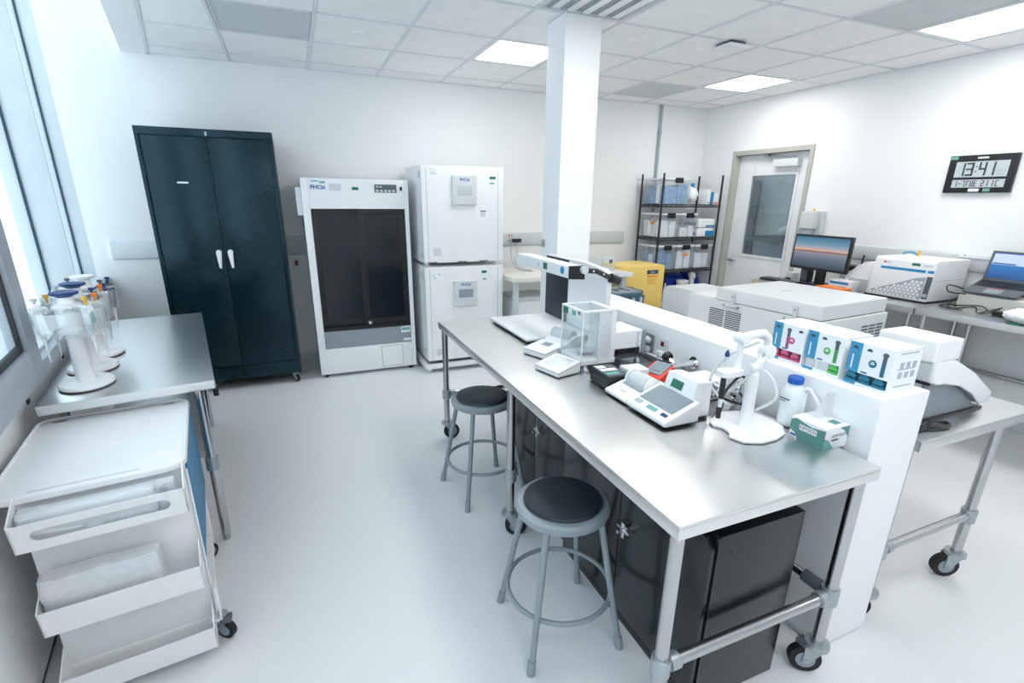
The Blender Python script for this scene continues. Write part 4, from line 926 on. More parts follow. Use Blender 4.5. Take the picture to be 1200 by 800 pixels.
def pipette_stand(x, y, label, pips, blue_cap=True):
    z = 0.86; t = thing('pipette_stand', label, 'pipette stand', (x, y, z), TH, group='white pipette stands on the window table')
    part(t, 'dark_underside', B().lathe([(0.098, 0), (0.098, 0.006)], (0, 0, 0), 36, 1.0, 1.25), 'black', False)
    part(t, 'base', B().lathe([(0.099, 0.006), (0.1, 0.011), (0.094, 0.019), (0.03, 0.028)], (0, 0, 0), 36, 1.0, 1.25), 'wplastic', False)
    part(t, 'post', B().lathe([(0.036, 0.02), (0.033, 0.06), (0.030, 0.23), (0.034, 0.24)], (0, 0, 0), 24), 'wplastic', False)
    h = B(); h.lathe([(0.030, 0.228), (0.052, 0.238), (0.052, 0.252), (0.044, 0.258), (0.044, 0.335), (0.054, 0.345), (0.05, 0.356), (0.032, 0.364), (0.028, 0.39)], (0, 0, 0), 24); part(t, 'hub', h, 'wplastic', False)
    for k in range(6):
        a = k * PI / 3 + 0.3; u, v = math.cos(a), math.sin(a); ck = B()
        ck.prism([(0.053, -0.026), (0.112, -0.034), (0.120, -0.029), (0.120, -0.022), (0.068, -0.017), (0.068, 0.017), (0.120, 0.022), (0.120, 0.029), (0.112, 0.034), (0.053, 0.026)], 'z', 0.343, 0.352); ck.bm.transform(Matrix.Rotation(a, 4, 'Z')); part(t, 'hanger', ck, 'acryl2', False)
    part(t, 'cap', B().lathe([(0.022, 0.385), (0.028, 0.393), (0.047, 0.400), (0.050, 0.406), (0.046, 0.412), (0.03, 0.409), (0.012, 0.407)], (0, 0, 0), 28), 'blue' if blue_cap else 'wplastic', False, 'flat blue cap' if blue_cap else None)
    g = B(); g.lathe([(0.123, 0.235), (0.125, 0.238), (0.125, 0.335), (0.123, 0.338)], (0, 0, 0), 12); fs = [f for f in g.bm.faces if len(f.verts) > 4]; bmesh.ops.delete(g.bm, geom=fs, context='FACES_ONLY'); part(t, 'clear_guard', g, 'acryl2', False)
    for k, (lab, sch) in pips.items():
        a = k * PI / 3 + 0.3; w = rootmat(t) @ Vector((0.097 * math.cos(a), 0.097 * math.sin(a), 0.356 + 0.004))
        pipette(w, TH + a, lab, sch, 'pipettes hung on the white stands')
CL = ('poly', 'teal', 'amber'); CG = ('ivory', 'teal', 'orange'); BL = ('blue', 'ivory', 'dgrey'); BK = ('dgrey', 'ivory', 'blue'); WH = ('wplastic', 'teal', 'pgrey')
pipette_stand(-0.916, 2.622, 'nearest pipette stand on the window table, with a blue cap', {2: ('pale pipette with yellow plunger hung left on the nearest stand', CL), 3: ('pale pipette with grey plunger behind left on the nearest stand', WH), 5: ('pale pipette with yellow plunger hung right on the nearest stand', CL), 0: ('pale pipette with orange plunger behind right on the nearest stand', CG)})
pipette_stand(-0.966, 2.877, 'second pipette stand from the near end of the window table, blue cap', {0: ('pale pipette with orange plunger on the second pipette stand', CG), 5: ('dark pipette with blue plunger on the second pipette stand', BK), 2: ('white pipette with teal display on the second pipette stand', WH)})
pipette_stand(-1.005, 3.135, 'farthest pipette stand on the window table, with blue and black pipettes', {5: ('blue pipette facing the room on the farthest stand', BL), 0: ('dark pipette facing the back wall on the farthest stand', BK), 4: ('white pipette with teal display facing the camera on the farthest stand', WH), 2: ('second blue pipette, window side of the farthest stand', BL)}, False)

# ================================================================== stools
def make_stool(loc, rz, label):
    t = thing('lab_stool', label, 'stool', loc, rz, group='round grey lab stools at the steel bench'); Z = 0.60
    part(t, 'seat_pan', B().lathe([(0.150, 0.548), (0.172, 0.552), (0.178, 0.565), (0.177, 0.580), (0.168, 0.588), (0.140, 0.588)], (0, 0, 0), 48), 'sgrey', False)
    part(t, 'seat_cushion', B().lathe([(0.141, 0.586), (0.148, 0.592), (0.144, 0.602), (0.128, 0.6085), (0.06, 0.611), (0.001, 0.6115)], (0, 0, 0), 48), 'vinyl', False, 'charcoal vinyl cushion')
    for k in range(4):
        a = R(45 + 90 * k); ca, sa = math.cos(a), math.sin(a); l = B()
        l.tube([(0.150 * ca, 0.150 * sa, 0.555), (0.256 * ca, 0.256 * sa, 0.02)], [0.0125, 0.0125], 12); lg = part(t, 'leg', l, 'sgrey', False)
        part(lg, 'foot_cap', B().tube([(0.250 * ca, 0.250 * sa, 0.055), (0.2605 * ca, 0.2605 * sa, 0.0005)], 0.0155, 12), 'mgrey', False)
    part(t, 'foot_ring', B().ring((0, 0, 0.205), 0.204, 0.0095, 56, 10), 'sgrey', False)
    return t
s1 = make_stool((0.815, 1.412, 0), R(-4), 'nearer round grey stool with charcoal seat pushed under the bench')
copy_tree(s1, (0.878, 2.485, 0), R(6), 'farther round grey stool beside the bench end leg')
# ================================================================== island bench
TX0, TX1, TY0, TY1, TZ = 0.830, 1.640, 0.832, 3.238, 0.860
def leg_with_caster(t, x, y, yaw, zt, brake=False, zc=None, r=0.0205):
    l = part(t, 'leg', B().cyl((x, y, 0.135), (x, y, zt), r, n=20), 'tube')
    caster(t, x, y, 0.056, 0.138, yaw, brake=brake)
    for z in (zc or ()):
        part(l, 'collar', B().cyl((x, y, z - 0.032), (x, y, z + 0.032), r + 0.009, n=18, bev=0.003), 'cast')
    return l
def steel_bench(name, label, x0, x1, y0, y1, z, mt):
    t = thing(name, label, 'bench', ((x0 + x1) / 2, (y0 + y1) / 2, 0)); a = 0.045
    b = B(); b.box(x0, x1, y0, y1, z - 0.010, z, 0.002); b.box(x0, x1, y0, y0 + 0.006, z - a, z - 0.0105, 0.002); b.box(x0, x1, y1 - 0.006, y1, z - a, z - 0.0105, 0.002); b.box(x0, x0 + 0.006, y0 + 0.006, y1 - 0.006, z - a, z - 0.0105, 0.002); b.box(x1 - 0.006, x1, y0 + 0.006, y1 - 0.006, z - a, z - 0.0105, 0.002)
    part(t, 'benchtop', b, mt)
    return t
t = steel_bench('steel_bench', 'long stainless steel island bench against the white half wall', TX0, TX1, TY0, TY1, TZ, 'topy')
lx0, lx1, ly0, lym, ly1 = TX0 + 0.030, TX1 - 0.045, TY0 + 0.032, 2.02, TY1 - 0.05
part(t, 'corner_bracket', B().box(1.60, 1.645, 0.99, 1.02, TZ + 0.0005, TZ + 0.012, 0.002), 'cast')
for x, y, w in ((lx0, ly0, -0.4), (lx1, ly0, 2.5), (lx0, lym, -0.3), (lx0, ly1, 0.1), (lx1, ly1, 1.2)):
    leg_with_caster(t, x, y, w, TZ - 0.0105, brake=(w == 2.5), zc=(0.345,))
for p0, p1 in (((lx0, ly0), (lx1, ly0)), ((lx0, ly1), (lx1, ly1))):
    part(t, 'stretcher', B().cyl((*p0, 0.345), (*p1, 0.345), 0.0195, n=16), 'tube'); s = B(); s.cyl((p0[0] + 0.028, p0[1], 0.345), (p0[0] + 0.062, p0[1], 0.345), 0.027, n=16, bev=0.003); part(t, 'sleeve', s, 'cast'); s = B(); s.cyl((p1[0] - 0.062, p1[1], 0.345), (p1[0] - 0.028, p1[1], 0.345), 0.027, n=16, bev=0.003); part(t, 'sleeve', s, 'cast')
part(t, 'stretcher', B().cyl((lx1, ly0, 0.352), (lx1, ly1, 0.352), 0.0165, n=14), 'tube'); part(t, 'sleeve', B().cyl((lx1, ly0 + 0.028, 0.352), (lx1, ly0 + 0.10, 0.352), 0.024, n=14, bev=0.003), 'dgrey')

def under_cabinet(y0, y1, label, sx=0.0):
    x0, x1, z0, z1 = 1.085 + sx, 1.452 + sx, 0.005, 0.692
    t = thing('black_cabinet', label, 'cabinet', ((x0 + x1) / 2, (y0 + y1) / 2, 0), group='black two door cabinets under the bench')
    b = B(); b.box(x0, x1, y0, y1, z0, z1, 0.003); b.box(x0 - 0.006, x0, y0 - 0.003, y0 + 0.012, z0, z1 - 0.004, 0.001); b.box(x0 - 0.006, x0, y1 - 0.012, y1 + 0.003, z0, z1 - 0.004, 0.001)
    part(t, 'body', b, 'ucab')
    ym = (y0 + y1) / 2
    for a, c in ((y0 + 0.003, ym - 0.002), (ym + 0.002, y1 - 0.003)):
        d = B(); d.prism([(a, z0 + 0.045), (c, z0 + 0.045), (c, z1 - 0.03), (c - 0.0, z1 - 0.012), (a + 0.03, z1 - 0.012), (a, z1 - 0.045)], 'x', x0 - 0.028, x0 - 0.007, 0.003)
        dd = part(t, 'door', d, 'ucab')
    h = B(); yh = ym - 0.045; zh = 0.445; X = x0 - 0.028
    h.cyl((X - 0.002, yh, zh), (X - 0.009, yh, zh), 0.020, n=16); h.prism([(yh - 0.009, zh - 0.035), (yh + 0.009, zh - 0.035), (yh + 0.011, zh + 0.03), (yh - 0.011, zh + 0.03)], 'x', X - 0.016, X - 0.009, 0.003); h.cyl((X - 0.013, yh - 0.038, zh), (X - 0.013, yh + 0.038, zh), 0.0045, n=8); h.cyl((X - 0.016, yh, zh), (X - 0.04, yh, zh), 0.007, n=10)
    part(dd, 'handle', h, 'chrome', label='chrome tee handle')
    pl = B(); pl.box(x0 - 0.024, x0 - 0.0, y0 + 0.02, y1 - 0.02, z0, z0 + 0.04, 0.002); part(t, 'plinth', pl, 'ucab')
    hl = B()
    for z, x in ((0.625, 1.14), (0.645, 1.165), (0.505, 1.115)): hl.cyl((x, y0 - 0.001, z), (x, y0 + 0.001, z), 0.004, n=8)
    part(t, 'screw_hole', hl, 'black')
    return t
under_cabinet(0.918, 1.835, 'black two door cabinet under the near end of the steel bench')
under_cabinet(1.86, 2.70, 'black two door cabinet under the far end of the steel bench', 0.062)

# ---- lamp stand with white base plate at the far end
Z = TZ
t = thing('copy_stand', 'white lamp stand with flat base plate and arm at the far bench end', 'stand', (1.4, 2.85, Z))
b = B(); b.box(1.165, 1.585, 2.52, 3.13, Z + 0.013, Z + 0.027, 0.004); part(t, 'base_plate', b, 'wplastic')
b = B(); b.box(1.185, 1.57, 2.54, 3.11, Z + 0.001, Z + 0.013, 0.002); part(t, 'foot_and_gap', b, 'black')  # one black slab for the feet and the shaded gap between them
b = B(); b.prism([(2.375, Z + 0.027), (3.135, Z + 0.027), (3.135, 1.30), (2.62, 1.30), (2.42, 1.285), (2.385, 1.268), (2.375, 1.23)], 'x', 1.588, 1.622, 0.005); part(t, 'back_board', b, 'wplastic')
part(t, 'dark_panel', B().box(1.583, 1.589, 2.815, 3.125, Z + 0.032, 1.292, 0.002), 'vinyl', label='dark grey matte panel')
ft = B(); ft.box(1.575, 1.60, 3.02, 3.13, Z + 0.001, Z + 0.03, 0.004); ft.box(1.56, 1.622, 2.39, 2.45, Z + 0.001, Z + 0.03, 0.004); part(t, 'board_foot', ft, 'wplastic')
lm = B(); lm.prism([(1.335, 1.252), (1.425, 1.246), (1.425, 1.318), (1.335, 1.318)], 'y', 2.372, 3.065, 0.006); L_ = part(t, 'lamp_head', lm, 'wplastic')
part(L_, 'end_cap', B().prism([(1.336, 1.250), (1.428, 1.244), (1.428, 1.320), (1.336, 1.320)], 'y', 2.352, 2.371, 0.003), 'black')
part(L_, 'logo_disc', B().cyl((1.336, 2.44, 1.288), (1.3335, 2.44, 1.288), 0.021, n=24), 'bstripe'); part(L_, 'sticker', B().box(1.3335, 1.3352, 2.625, 2.675, 1.268, 1.305), 'green'); part(L_, 'switch', B().box(1.3335, 1.3352, 2.73, 2.755, 1.272, 1.30), 'ivory')
ar = B(); ar.tube([(1.41, 2.345, 1.297), (1.50, 2.35, 1.287), (1.575, 2.36, 1.255), (1.635, 2.366, 1.232)], 0.014, 8); part(t, 'arm', ar, 'black')
part(t, 'arm_pivot', B().cyl((1.415, 2.352, 1.298), (1.415, 2.328, 1.298), 0.021, n=18), 'ivory'); part(t, 'knob', B().cyl((1.60, 2.366, 1.245), (1.66, 2.366, 1.222), 0.026, n=16, bev=0.004), 'black')
bt = B(); bt.cyl((1.47, 2.335, 1.291), (1.47, 2.331, 1.291), 0.006, n=10); bt.cyl((1.54, 2.34, 1.27), (1.54, 2.336, 1.27), 0.006, n=10); part(t, 'bolt', bt, 'chrome')

# ---- analytical balance with glass draft shield
t = thing('analytical_balance', 'analytical balance with clear draft shield on the steel bench', 'balance', (1.4, 2.1, Z))
b = B(); b.box(1.215, 1.41, 1.99, 2.20, Z + 0.025, Z + 0.052, 0.006, 3); part(t, 'base', b, 'wplastic'); part(t, 'rear_gap_shade', B().box(1.411, 1.585, 2.02, 2.19, Z + 0.025, Z + 0.052, 0.003), 'dgrey')  # dark grey block paints the shadowed gap below the electronics
for x, y in ((1.235, 1.985), (1.235, 2.19), (1.57, 2.02), (1.57, 2.18)):
    f = B(); f.lathe([(0.018, 0.0006), (0.020, 0.006), (0.012, 0.014), (0.008, 0.026)], (x, y, Z), 18); part(t, 'levelling_foot', f, 'steelp')
g = B(); zb, zt = Z + 0.053, 1.152
for bx in ((1.215, 1.218, 1.995, 2.197), (1.219, 1.372, 1.992, 1.995), (1.219, 1.372, 2.197, 2.20)): g.box(*bx, zb, zt)
part(t, 'draft_shield', g, 'acryl')
e = B(); e.box(1.212, 1.40, 1.989, 2.003, zt - 0.004, zt + 0.006, 0.002); e.box(1.212, 1.40, 2.19, 2.203, zt - 0.004, zt + 0.006, 0.002); e.box(1.212, 1.226, 2.003, 2.19, zt - 0.034, zt + 0.006, 0.002); e.box(1.385, 1.40, 2.003, 2.19, zt - 0.004, zt + 0.006, 0.002); e.box(1.213, 1.219, 1.99, 1.996, zb, zt - 0.004, 0.001); e.box(1.213, 1.219, 2.196, 2.202, zb, zt - 0.004, 0.001)
part(t, 'shield_frame', e, 'wplastic')
part(t, 'top_glass', B().box(1.227, 1.384, 2.004, 2.189, zt - 0.002, zt + 0.001), 'acryl')
part(t, 'rear_wall', B().box(1.374, 1.405, 1.992, 2.20, zb, zt + 0.004, 0.004), 'wplastic')
part(t, 'side_door', B().box(1.30, 1.372, 1.985, 1.9905, zb, zt - 0.004, 0.002), 'film')
el = part(t, 'electronics_housing', B().box(1.406, 1.575, 2.005, 2.195, Z + 0.053, 1.035, 0.006, 3), 'wplastic')
part(el, 'rear_plate', B().box(1.575, 1.60, 2.005, 2.195, Z + 0.053, 1.032, 0.004), 'mgrey')
pr = B()
pr.box(1.415, 1.565, 2.0025, 2.005, Z + 0.056, Z + 0.086, 0.001)
for i in range(5): pr.cyl((1.43 + i * 0.028, 2.003, Z + 0.071), (1.43 + i * 0.028, 1.997, Z + 0.071), 0.008, n=10)
part(el, 'connector', pr, 'black'); pv = B()
for i in range(7): pv.box(1.545, 1.557, 2.0035, 2.005, 0.95 + i * 0.011, 0.956 + i * 0.011)
part(el, 'print', pv, 'print')
part(t, 'weighing_pan', B().lathe([(0.045, 0), (0.047, 0.003), (0.045, 0.005)], (1.30, 2.095, Z + 0.068), 28), 'chrome'); part(t, 'pan_post', B().cyl((1.30, 2.095, Z + 0.05), (1.30, 2.095, Z + 0.068), 0.008, n=10), 'steelp')
st = B(); st.box(1.2105, 1.2119, 2.135, 2.185, 1.118, 1.150); part(t, 'sticker', st, 'green'); part(t, 'sticker', B().box(1.2105, 1.2119, 2.06, 2.095, 1.122, 1.146), 'teal'); part(t, 'sticker', B().box(1.2105, 1.2119, 2.015, 2.04, 1.134, 1.151), 'lcd')
vg = B(); vg.tube([(1.37, 2.03, 0.93), (1.37, 2.03, 1.0), (1.37, 2.09, 1.0), (1.37, 2.09, 0.93)], 0.002, 5); part(t, 'door_handle_wire', vg, 'print')
# terminal
def wedge(name, label, cat, cx, cy, rz, w, d, h0, h1, m):
    t = thing(name, label, cat, (cx, cy, Z), rz)
    b = B(); b.prism([(-d / 2, 0.004), (d / 2, 0.004), (d / 2, h1), (-d / 2, h0)], 'y', -w / 2, w / 2, 0.006); part(t, 'housing', b, m, False)
    return t
t = wedge('balance_terminal', 'low slanted white terminal with square screen before the balance', 'terminal', 1.108, 2.035, R(14), 0.175, 0.145, 0.018, 0.052, 'wplastic')
sl = math.atan2(0.034, 0.145)
part(t, 'bezel', B().box(-0.073, 0.073, -0.088, 0.088, 0.036, 0.045, 0.003, rot=(0, -sl, 0)), 'wplastic', False); part(t, 'screen', B().box(-0.043, 0.053, -0.062, 0.062, 0.0405, 0.0475, rot=(0, -sl, 0)), 'lcdlight', False)
t = thing('receipt_printer', 'white printer with grey paper cover on the steel bench beyond the balance', 'printer', (1.24, 2.335, Z), R(20))
b = B(); b.prism([(-0.15, 0.004), (0.17, 0.004), (0.17, 0.085), (0.08, 0.085), (0.02, 0.05), (-0.15, 0.026)], 'y', -0.085, 0.085, 0.006); part(t, 'housing', b, 'wplastic', False)
part(t, 'keypad_plate', B().box(-0.15, -0.0, -0.083, 0.083, 0.040, 0.046, 0.002, rot=(0, -0.142, 0)), 'wplastic', False); part(t, 'display', B().box(-0.065, -0.025, -0.025, 0.03, 0.045, 0.052, rot=(0, -0.142, 0)), 'lcd', False)
r = B(); r.cyl((0.085, -0.07, 0.08), (0.085, 0.07, 0.08), 0.036, n=24); part(t, 'paper_cover', r, 'pgrey', False)

# ---- small devices in the middle of the bench
t = thing('heat_block', 'small black box with white labels on the steel bench', 'device', (1.245, 1.79, Z), R(-3))
b = B(); b.box(-0.055, 0.055, -0.08, 0.08, 0.004, 0.062, 0.004, 3); part(t, 'housing', b, 'black', False); b = B(); b.box(-0.05, 0.05, -0.075, 0.075, 0.062, 0.068, 0.002); part(t, 'lid', b, 'dgrey', False)
part(t, 'label', B().box(-0.045, 0.035, -0.01, 0.02, 0.0682, 0.0692), 'carton', False); part(t, 'label', B().box(-0.045, 0.0, 0.03, 0.065, 0.0682, 0.0692), 'carton', False); part(t, 'label', B().box(-0.045, 0.02, -0.06, -0.03, 0.0682, 0.0692), 'teal', False)
for x in (-0.04, 0.04):
    for y in (-0.065, 0.065): part(t, 'foot', B().cyl((x, y, 0), (x, y, 0.005), 0.006, n=8), 'rubber', False)
part(t, 'side_slot', B().box(-0.0565, -0.055, -0.05, 0.05, 0.036, 0.039), 'dgrey', False)
t = thing('white_power_box', 'plain white cube beside the black box on the bench', 'box', (1.375, 1.785, Z), R(-4)); part(t, 'housing', B().box(-0.05, 0.05, -0.045, 0.045, 0.0, 0.068, 0.004), 'wplastic', False); part(t, 'top_seam', B().box(-0.051, 0.051, -0.046, 0.046, 0.052, 0.0535), 'ivory', False)
t = thing('red_meter', 'red handheld meter with a grey face leaning on the bench', 'meter', (1.50, 1.765, Z), R(18))
b = B(); b.prism([(-0.07, 0.0), (0.075, 0.0), (0.075, 0.062), (0.055, 0.07), (-0.06, 0.032), (-0.07, 0.022)], 'y', -0.055, 0.055, 0.008); part(t, 'case', b, 'red', False)
part(t, 'face', B().box(-0.05, 0.05, -0.040, 0.040, 0.046, 0.058, 0.004, rot=(0, -0.32, 0)), 'mgrey', False); part(t, 'display', B().box(-0.032, 0.03, -0.028, 0.028, 0.053, 0.0605, rot=(0, -0.32, 0)), 'lcd', False); part(t, 'strap', B().tube([(0.06, -0.06, 0.012), (0.07, -0.062, 0.04), (0.06, -0.05, 0.068), (0.05, 0.0, 0.078), (0.05, 0.05, 0.07)], 0.005, 6), 'black', False)

# ---- gas tap, sockets and plates on the half wall
t = thing('vacuum_tap', 'chrome tap with a black knob projecting from the half wall', 'tap', (1.69, 1.735, 0.926))
part(t, 'flange', B().cyl((1.6895, 1.735, 0.926), (1.678, 1.735, 0.926), 0.032, n=24, bev=0.002), 'chrome'); part(t, 'spout', B().cyl((1.68, 1.735, 0.926), (1.575, 1.745, 0.918), 0.017, n=16), 'chrome'); b = B(); b.cyl((1.585, 1.744, 0.919), (1.555, 1.747, 0.916), 0.021, n=16); b.cyl((1.60, 1.743, 0.92), (1.60, 1.743, 0.893), 0.011, n=10); b.cyl((1.56, 1.747, 0.916), (1.535, 1.76, 0.905), 0.010, n=10); part(t, 'valve_body', b, 'chrome')
b = B(); b.cyl((1.58, 1.75, 0.925), (1.58, 1.80, 0.945), 0.008, n=8); part(t, 'stem', b, 'chrome'); b = B(); b.cyl((1.58, 1.795, 0.943), (1.58, 1.818, 0.953), 0.025, n=10, bev=0.003); part(t, 'knob', b, 'black')
t = thing('covered_socket', 'steel socket plate with two hinged covers on the half wall', 'socket', (1.688, 2.10, 0.88)); part(t, 'plate', B().box(1.682, 1.6895, 2.045, 2.15, 0.872, 0.982, 0.002), 'steelp'); part(t, 'hinged_cover', B().ball((1.672, 2.09, 0.95), 0.022, 0.034, 0.022), 'ivory'); part(t, 'hinged_cover', B().ball((1.672, 2.09, 0.903), 0.022, 0.034, 0.022), 'ivory')
t = thing('red_socket', 'white socket plate with a dark red outlet on the half wall', 'socket', (1.688, 1.95, 0.90)); part(t, 'plate', B().box(1.685, 1.6895, 1.925, 1.995, 0.882, 0.985, 0.002), 'guardw'); part(t, 'outlet', B().box(1.682, 1.685, 1.962, 1.985, 0.944, 0.968, 0.002), 'dred'); part(t, 'outlet', B().box(1.682, 1.685, 1.945, 1.952, 0.945, 0.955, 0.001), 'mgrey'); part(t, 'plug', B().box(1.66, 1.685, 1.955, 1.985, 0.895, 0.92, 0.004), 'wplastic')
t = thing('cable_trunking', 'narrow steel trunking along the half wall behind the balance', 'trunking', (1.68, 2.0, 0.862)); part(t, 'channel', B().box(1.655, 1.6885, 1.80, 2.2, Z + 0.002, 0.882, 0.003), 'steelp'); part(t, 'cover', B().box(1.655, 1.6885, 1.80, 2.2, 0.882, 0.886, 0.001), 'ivory')
t = thing('clamp_device', 'white device with chrome clamps behind the titrator', 'device', (1.56, 1.50, Z)); part(t, 'housing', B().box(1.50, 1.62, 1.46, 1.60, Z, Z + 0.085, 0.012, 3), 'wplastic'); b = B(); b.cyl((1.545, 1.455, Z + 0.075), (1.545, 1.40, Z + 0.075), 0.016, n=14); b.cyl((1.575, 1.42, Z + 0.055), (1.575, 1.36, Z + 0.055), 0.018, n=14); b.ball((1.60, 1.39, Z + 0.085), 0.02); b.cyl((1.60, 1.40, Z), (1.60, 1.40, Z + 0.08), 0.008, n=8); part(t, 'clamp', b, 'chrome'); part(t, 'tag', B().box(1.512, 1.535, 1.395, 1.399, Z + 0.03, Z + 0.062), 'amber'); b = B(); b.cyl((1.525, 1.40, Z), (1.525, 1.40, Z + 0.075), 0.012, n=10); part(t, 'rod', b, 'black')

# ---- bench pH meter / titrator with printer
t = thing('titrator', 'white benchtop meter with slanted grey screen in front of the stand', 'meter', (1.28, 1.41, Z))
b = B(); b.prism([(1.303, Z + 0.010), (1.40, Z + 0.010), (1.40, 1.005), (1.328, 1.012), (1.303, 0.93)], 'y', 1.335, 1.50, 0.006); part(t, 'body', b, 'wplastic')
b = B(); b.prism([(1.160, Z + 0.012), (1.318, Z + 0.012), (1.318, 0.949), (1.168, 0.8935), (1.158, 0.882)], 'y', 1.300, 1.535, 0.008); part(t, 'panel', b, 'wplastic')
an = math.atan2(0.0555, 0.15)
def onpanel(u0, u1, y0, y1, lift, th): 
    um = (u0 + u1) / 2; x = 1.168 + um * math.cos(an); z = 0.8935 + um * math.sin(an) + lift
    return B().box(x - (u1 - u0) / 2, x + (u1 - u0) / 2, y0, y1, z - th / 2, z + th / 2, rot=(0, -an, 0))
part(t, 'screen', onpanel(0.042, 0.148, 1.322, 1.515, 0.001, 0.002), 'lcd'); part(t, 'sticker', onpanel(0.012, 0.032, 1.385, 1.44, 0.001, 0.001), 'teal'); part(t, 'button', onpanel(0.014, 0.029, 1.326, 1.356, 0.001, 0.003), 'blue'); part(t, 'button', onpanel(0.012, 0.032, 1.475, 1.515, 0.001, 0.003), 'print')
part(t, 'sticker', B().prism([(1.309, 0.960), (1.331, 1.0085), (1.330, 1.0095), (1.308, 0.961)], 'y', 1.40, 1.462), 'green'); part(t, 'dark_underside', B().box(1.195, 1.385, 1.325, 1.51, Z + 0.0006, Z + 0.0105, 0.002), 'black'); pt = B(); pt.box(1.36, 1.372, 1.2995, 1.301, 0.878, 0.884); pt.box(1.36, 1.372, 1.2995, 1.301, 0.888, 0.894); part(t, 'port', B().box(1.335, 1.345, 1.3335, 1.3355, 0.88, 0.895), 'black')  # black slab under the meter stands in for its thin shadow
t = thing('paper_roll_printer', 'white printer with a paper roll, left of the benchtop meter', 'printer', (1.26, 1.62, Z))
b = B(); b.prism([(1.165, Z + 0.008), (1.365, Z + 0.008), (1.365, 0.93), (1.31, 0.93), (1.25, 0.902), (1.17, 0.888), (1.162, 0.88)], 'y', 1.545, 1.70, 0.008); part(t, 'housing', b, 'wplastic'); part(t, 'dark_underside', B().box(1.20, 1.345, 1.565, 1.685, Z, Z + 0.009, 0.002), 'black')
r = B(); r.cyl((1.300, 1.57, 0.918), (1.300, 1.68, 0.918), 0.036, n=28, bev=0.002); part(t, 'paper_roll_cover', r, 'ivory'); part(t, 'paper_slot', B().box(1.245, 1.262, 1.56, 1.685, 0.9035, 0.9075, rot=(0, -0.3, 0)), 'mgrey')
for y in (1.555, 1.69): part(t, 'roll_cheek', B().cyl((1.300, y - 0.005, 0.918), (1.300, y + 0.005, 0.918), 0.040, n=24), 'wplastic')
part(t, 'feed_button', B().box(1.195, 1.212, 1.605, 1.635, 0.8915, 0.8955, 0.001), 'ivory')

# ---- electrode stand
t = thing('electrode_stand', 'white electrode stand with jointed arm on a flat crescent base', 'stand', (1.46, 1.215, Z))
pts = [(1.415, 1.318), (1.365, 1.292), (1.352, 1.262), (1.372, 1.235), (1.366, 1.195), (1.335, 1.165), (1.352, 1.115), (1.405, 1.088), (1.475, 1.088), (1.54, 1.108), (1.588, 1.155), (1.608, 1.225), (1.592, 1.29), (1.545, 1.325), (1.475, 1.345)]
b = B(); b.prism(pts, 'z', Z + 0.003, Z + 0.010, 0.001); part(t, 'base', b, 'wplastic'); b = B(); b.prism([(1.47 + (x - 1.47) * 0.985, 1.215 + (y - 1.215) * 0.985) for x, y in pts], 'z', Z + 0.0006, Z + 0.0032); part(t, 'dark_underside', b, 'mgrey')
part(t, 'post', B().cyl((1.458, 1.212, Z + 0.009), (1.458, 1.212, 1.075), 0.0225, 0.020, n=24), 'wplastic'); b = B(); b.cyl((1.458, 1.212, 1.07), (1.458, 1.212, 1.105), 0.016, n=16); b.cyl((1.436, 1.212, 1.095), (1.480, 1.212, 1.095), 0.017, n=16, bev=0.003); part(t, 'joint', b, 'wplastic')
b = B(); b.tube([(1.458, 1.205, 1.098), (1.49, 1.205, 1.135)], 0.013, 10); b.tube([(1.487, 1.218, 1.128), (1.508, 1.218, 1.16)], 0.013, 10); part(t, 'lower_arm', b, 'wplastic')
b = B(); b.cyl((1.508, 1.194, 1.152), (1.508, 1.233, 1.152), 0.026, n=20, bev=0.005); b.tube([(1.508, 1.213, 1.165), (1.502, 1.213, 1.20), (1.475, 1.213, 1.222), (1.43, 1.213, 1.222), (1.375, 1.213, 1.214)], 0.0145, 12); b.cyl((1.375, 1.19, 1.213), (1.375, 1.235, 1.213), 0.018, n=16); part(t, 'upper_arm', b, 'wplastic')
b = B(); b.box(1.366, 1.384, 1.205, 1.222, 1.095, 1.21, 0.004); part(t, 'drop_link', b, 'wplastic'); b = B(); b.prism(rrect(1.295, 1.388, 1.185, 1.24, 0.018), 'z', 1.083, 1.103, 0.004); part(t, 'holder', b, 'wplastic')
part(t, 'spring', B().cyl((1.478, 1.203, 1.13), (1.503, 1.203, 1.175), 0.006, n=8), 'steelp')
solo('electrode', B().cyl((1.318, 1.212, 1.0), (1.318, 1.212, 1.083), 0.009, n=12), 'black', 'black electrode held upright in the white stand arm', 'electrode') if False else None
t = thing('electrode', 'black and clear electrode hanging in the arm of the white stand', 'electrode', (1.318, 1.212, 0.925))
part(t, 'sleeve', B().cyl((1.318, 1.212, 0.925), (1.318, 1.212, 0.968), 0.0085, n=12).cyl((1.318, 1.212, 1.0), (1.318, 1.212, 1.082), 0.0095, n=12), 'black'); part(t, 'clear_section', B().cyl((1.318, 1.212, 0.966), (1.318, 1.212, 1.002), 0.0075, n=12), 'poly'); part(t, 'head', B().cyl((1.318, 1.212, 1.103), (1.318, 1.212, 1.155), 0.0075, n=12), 'acryl'); part(t, 'cap', B().cyl((1.318, 1.212, 1.155), (1.318, 1.212, 1.168), 0.008, n=10).cyl((1.318, 1.212, 1.168), (1.318, 1.212, 1.176), 0.004, n=8), 'blue')
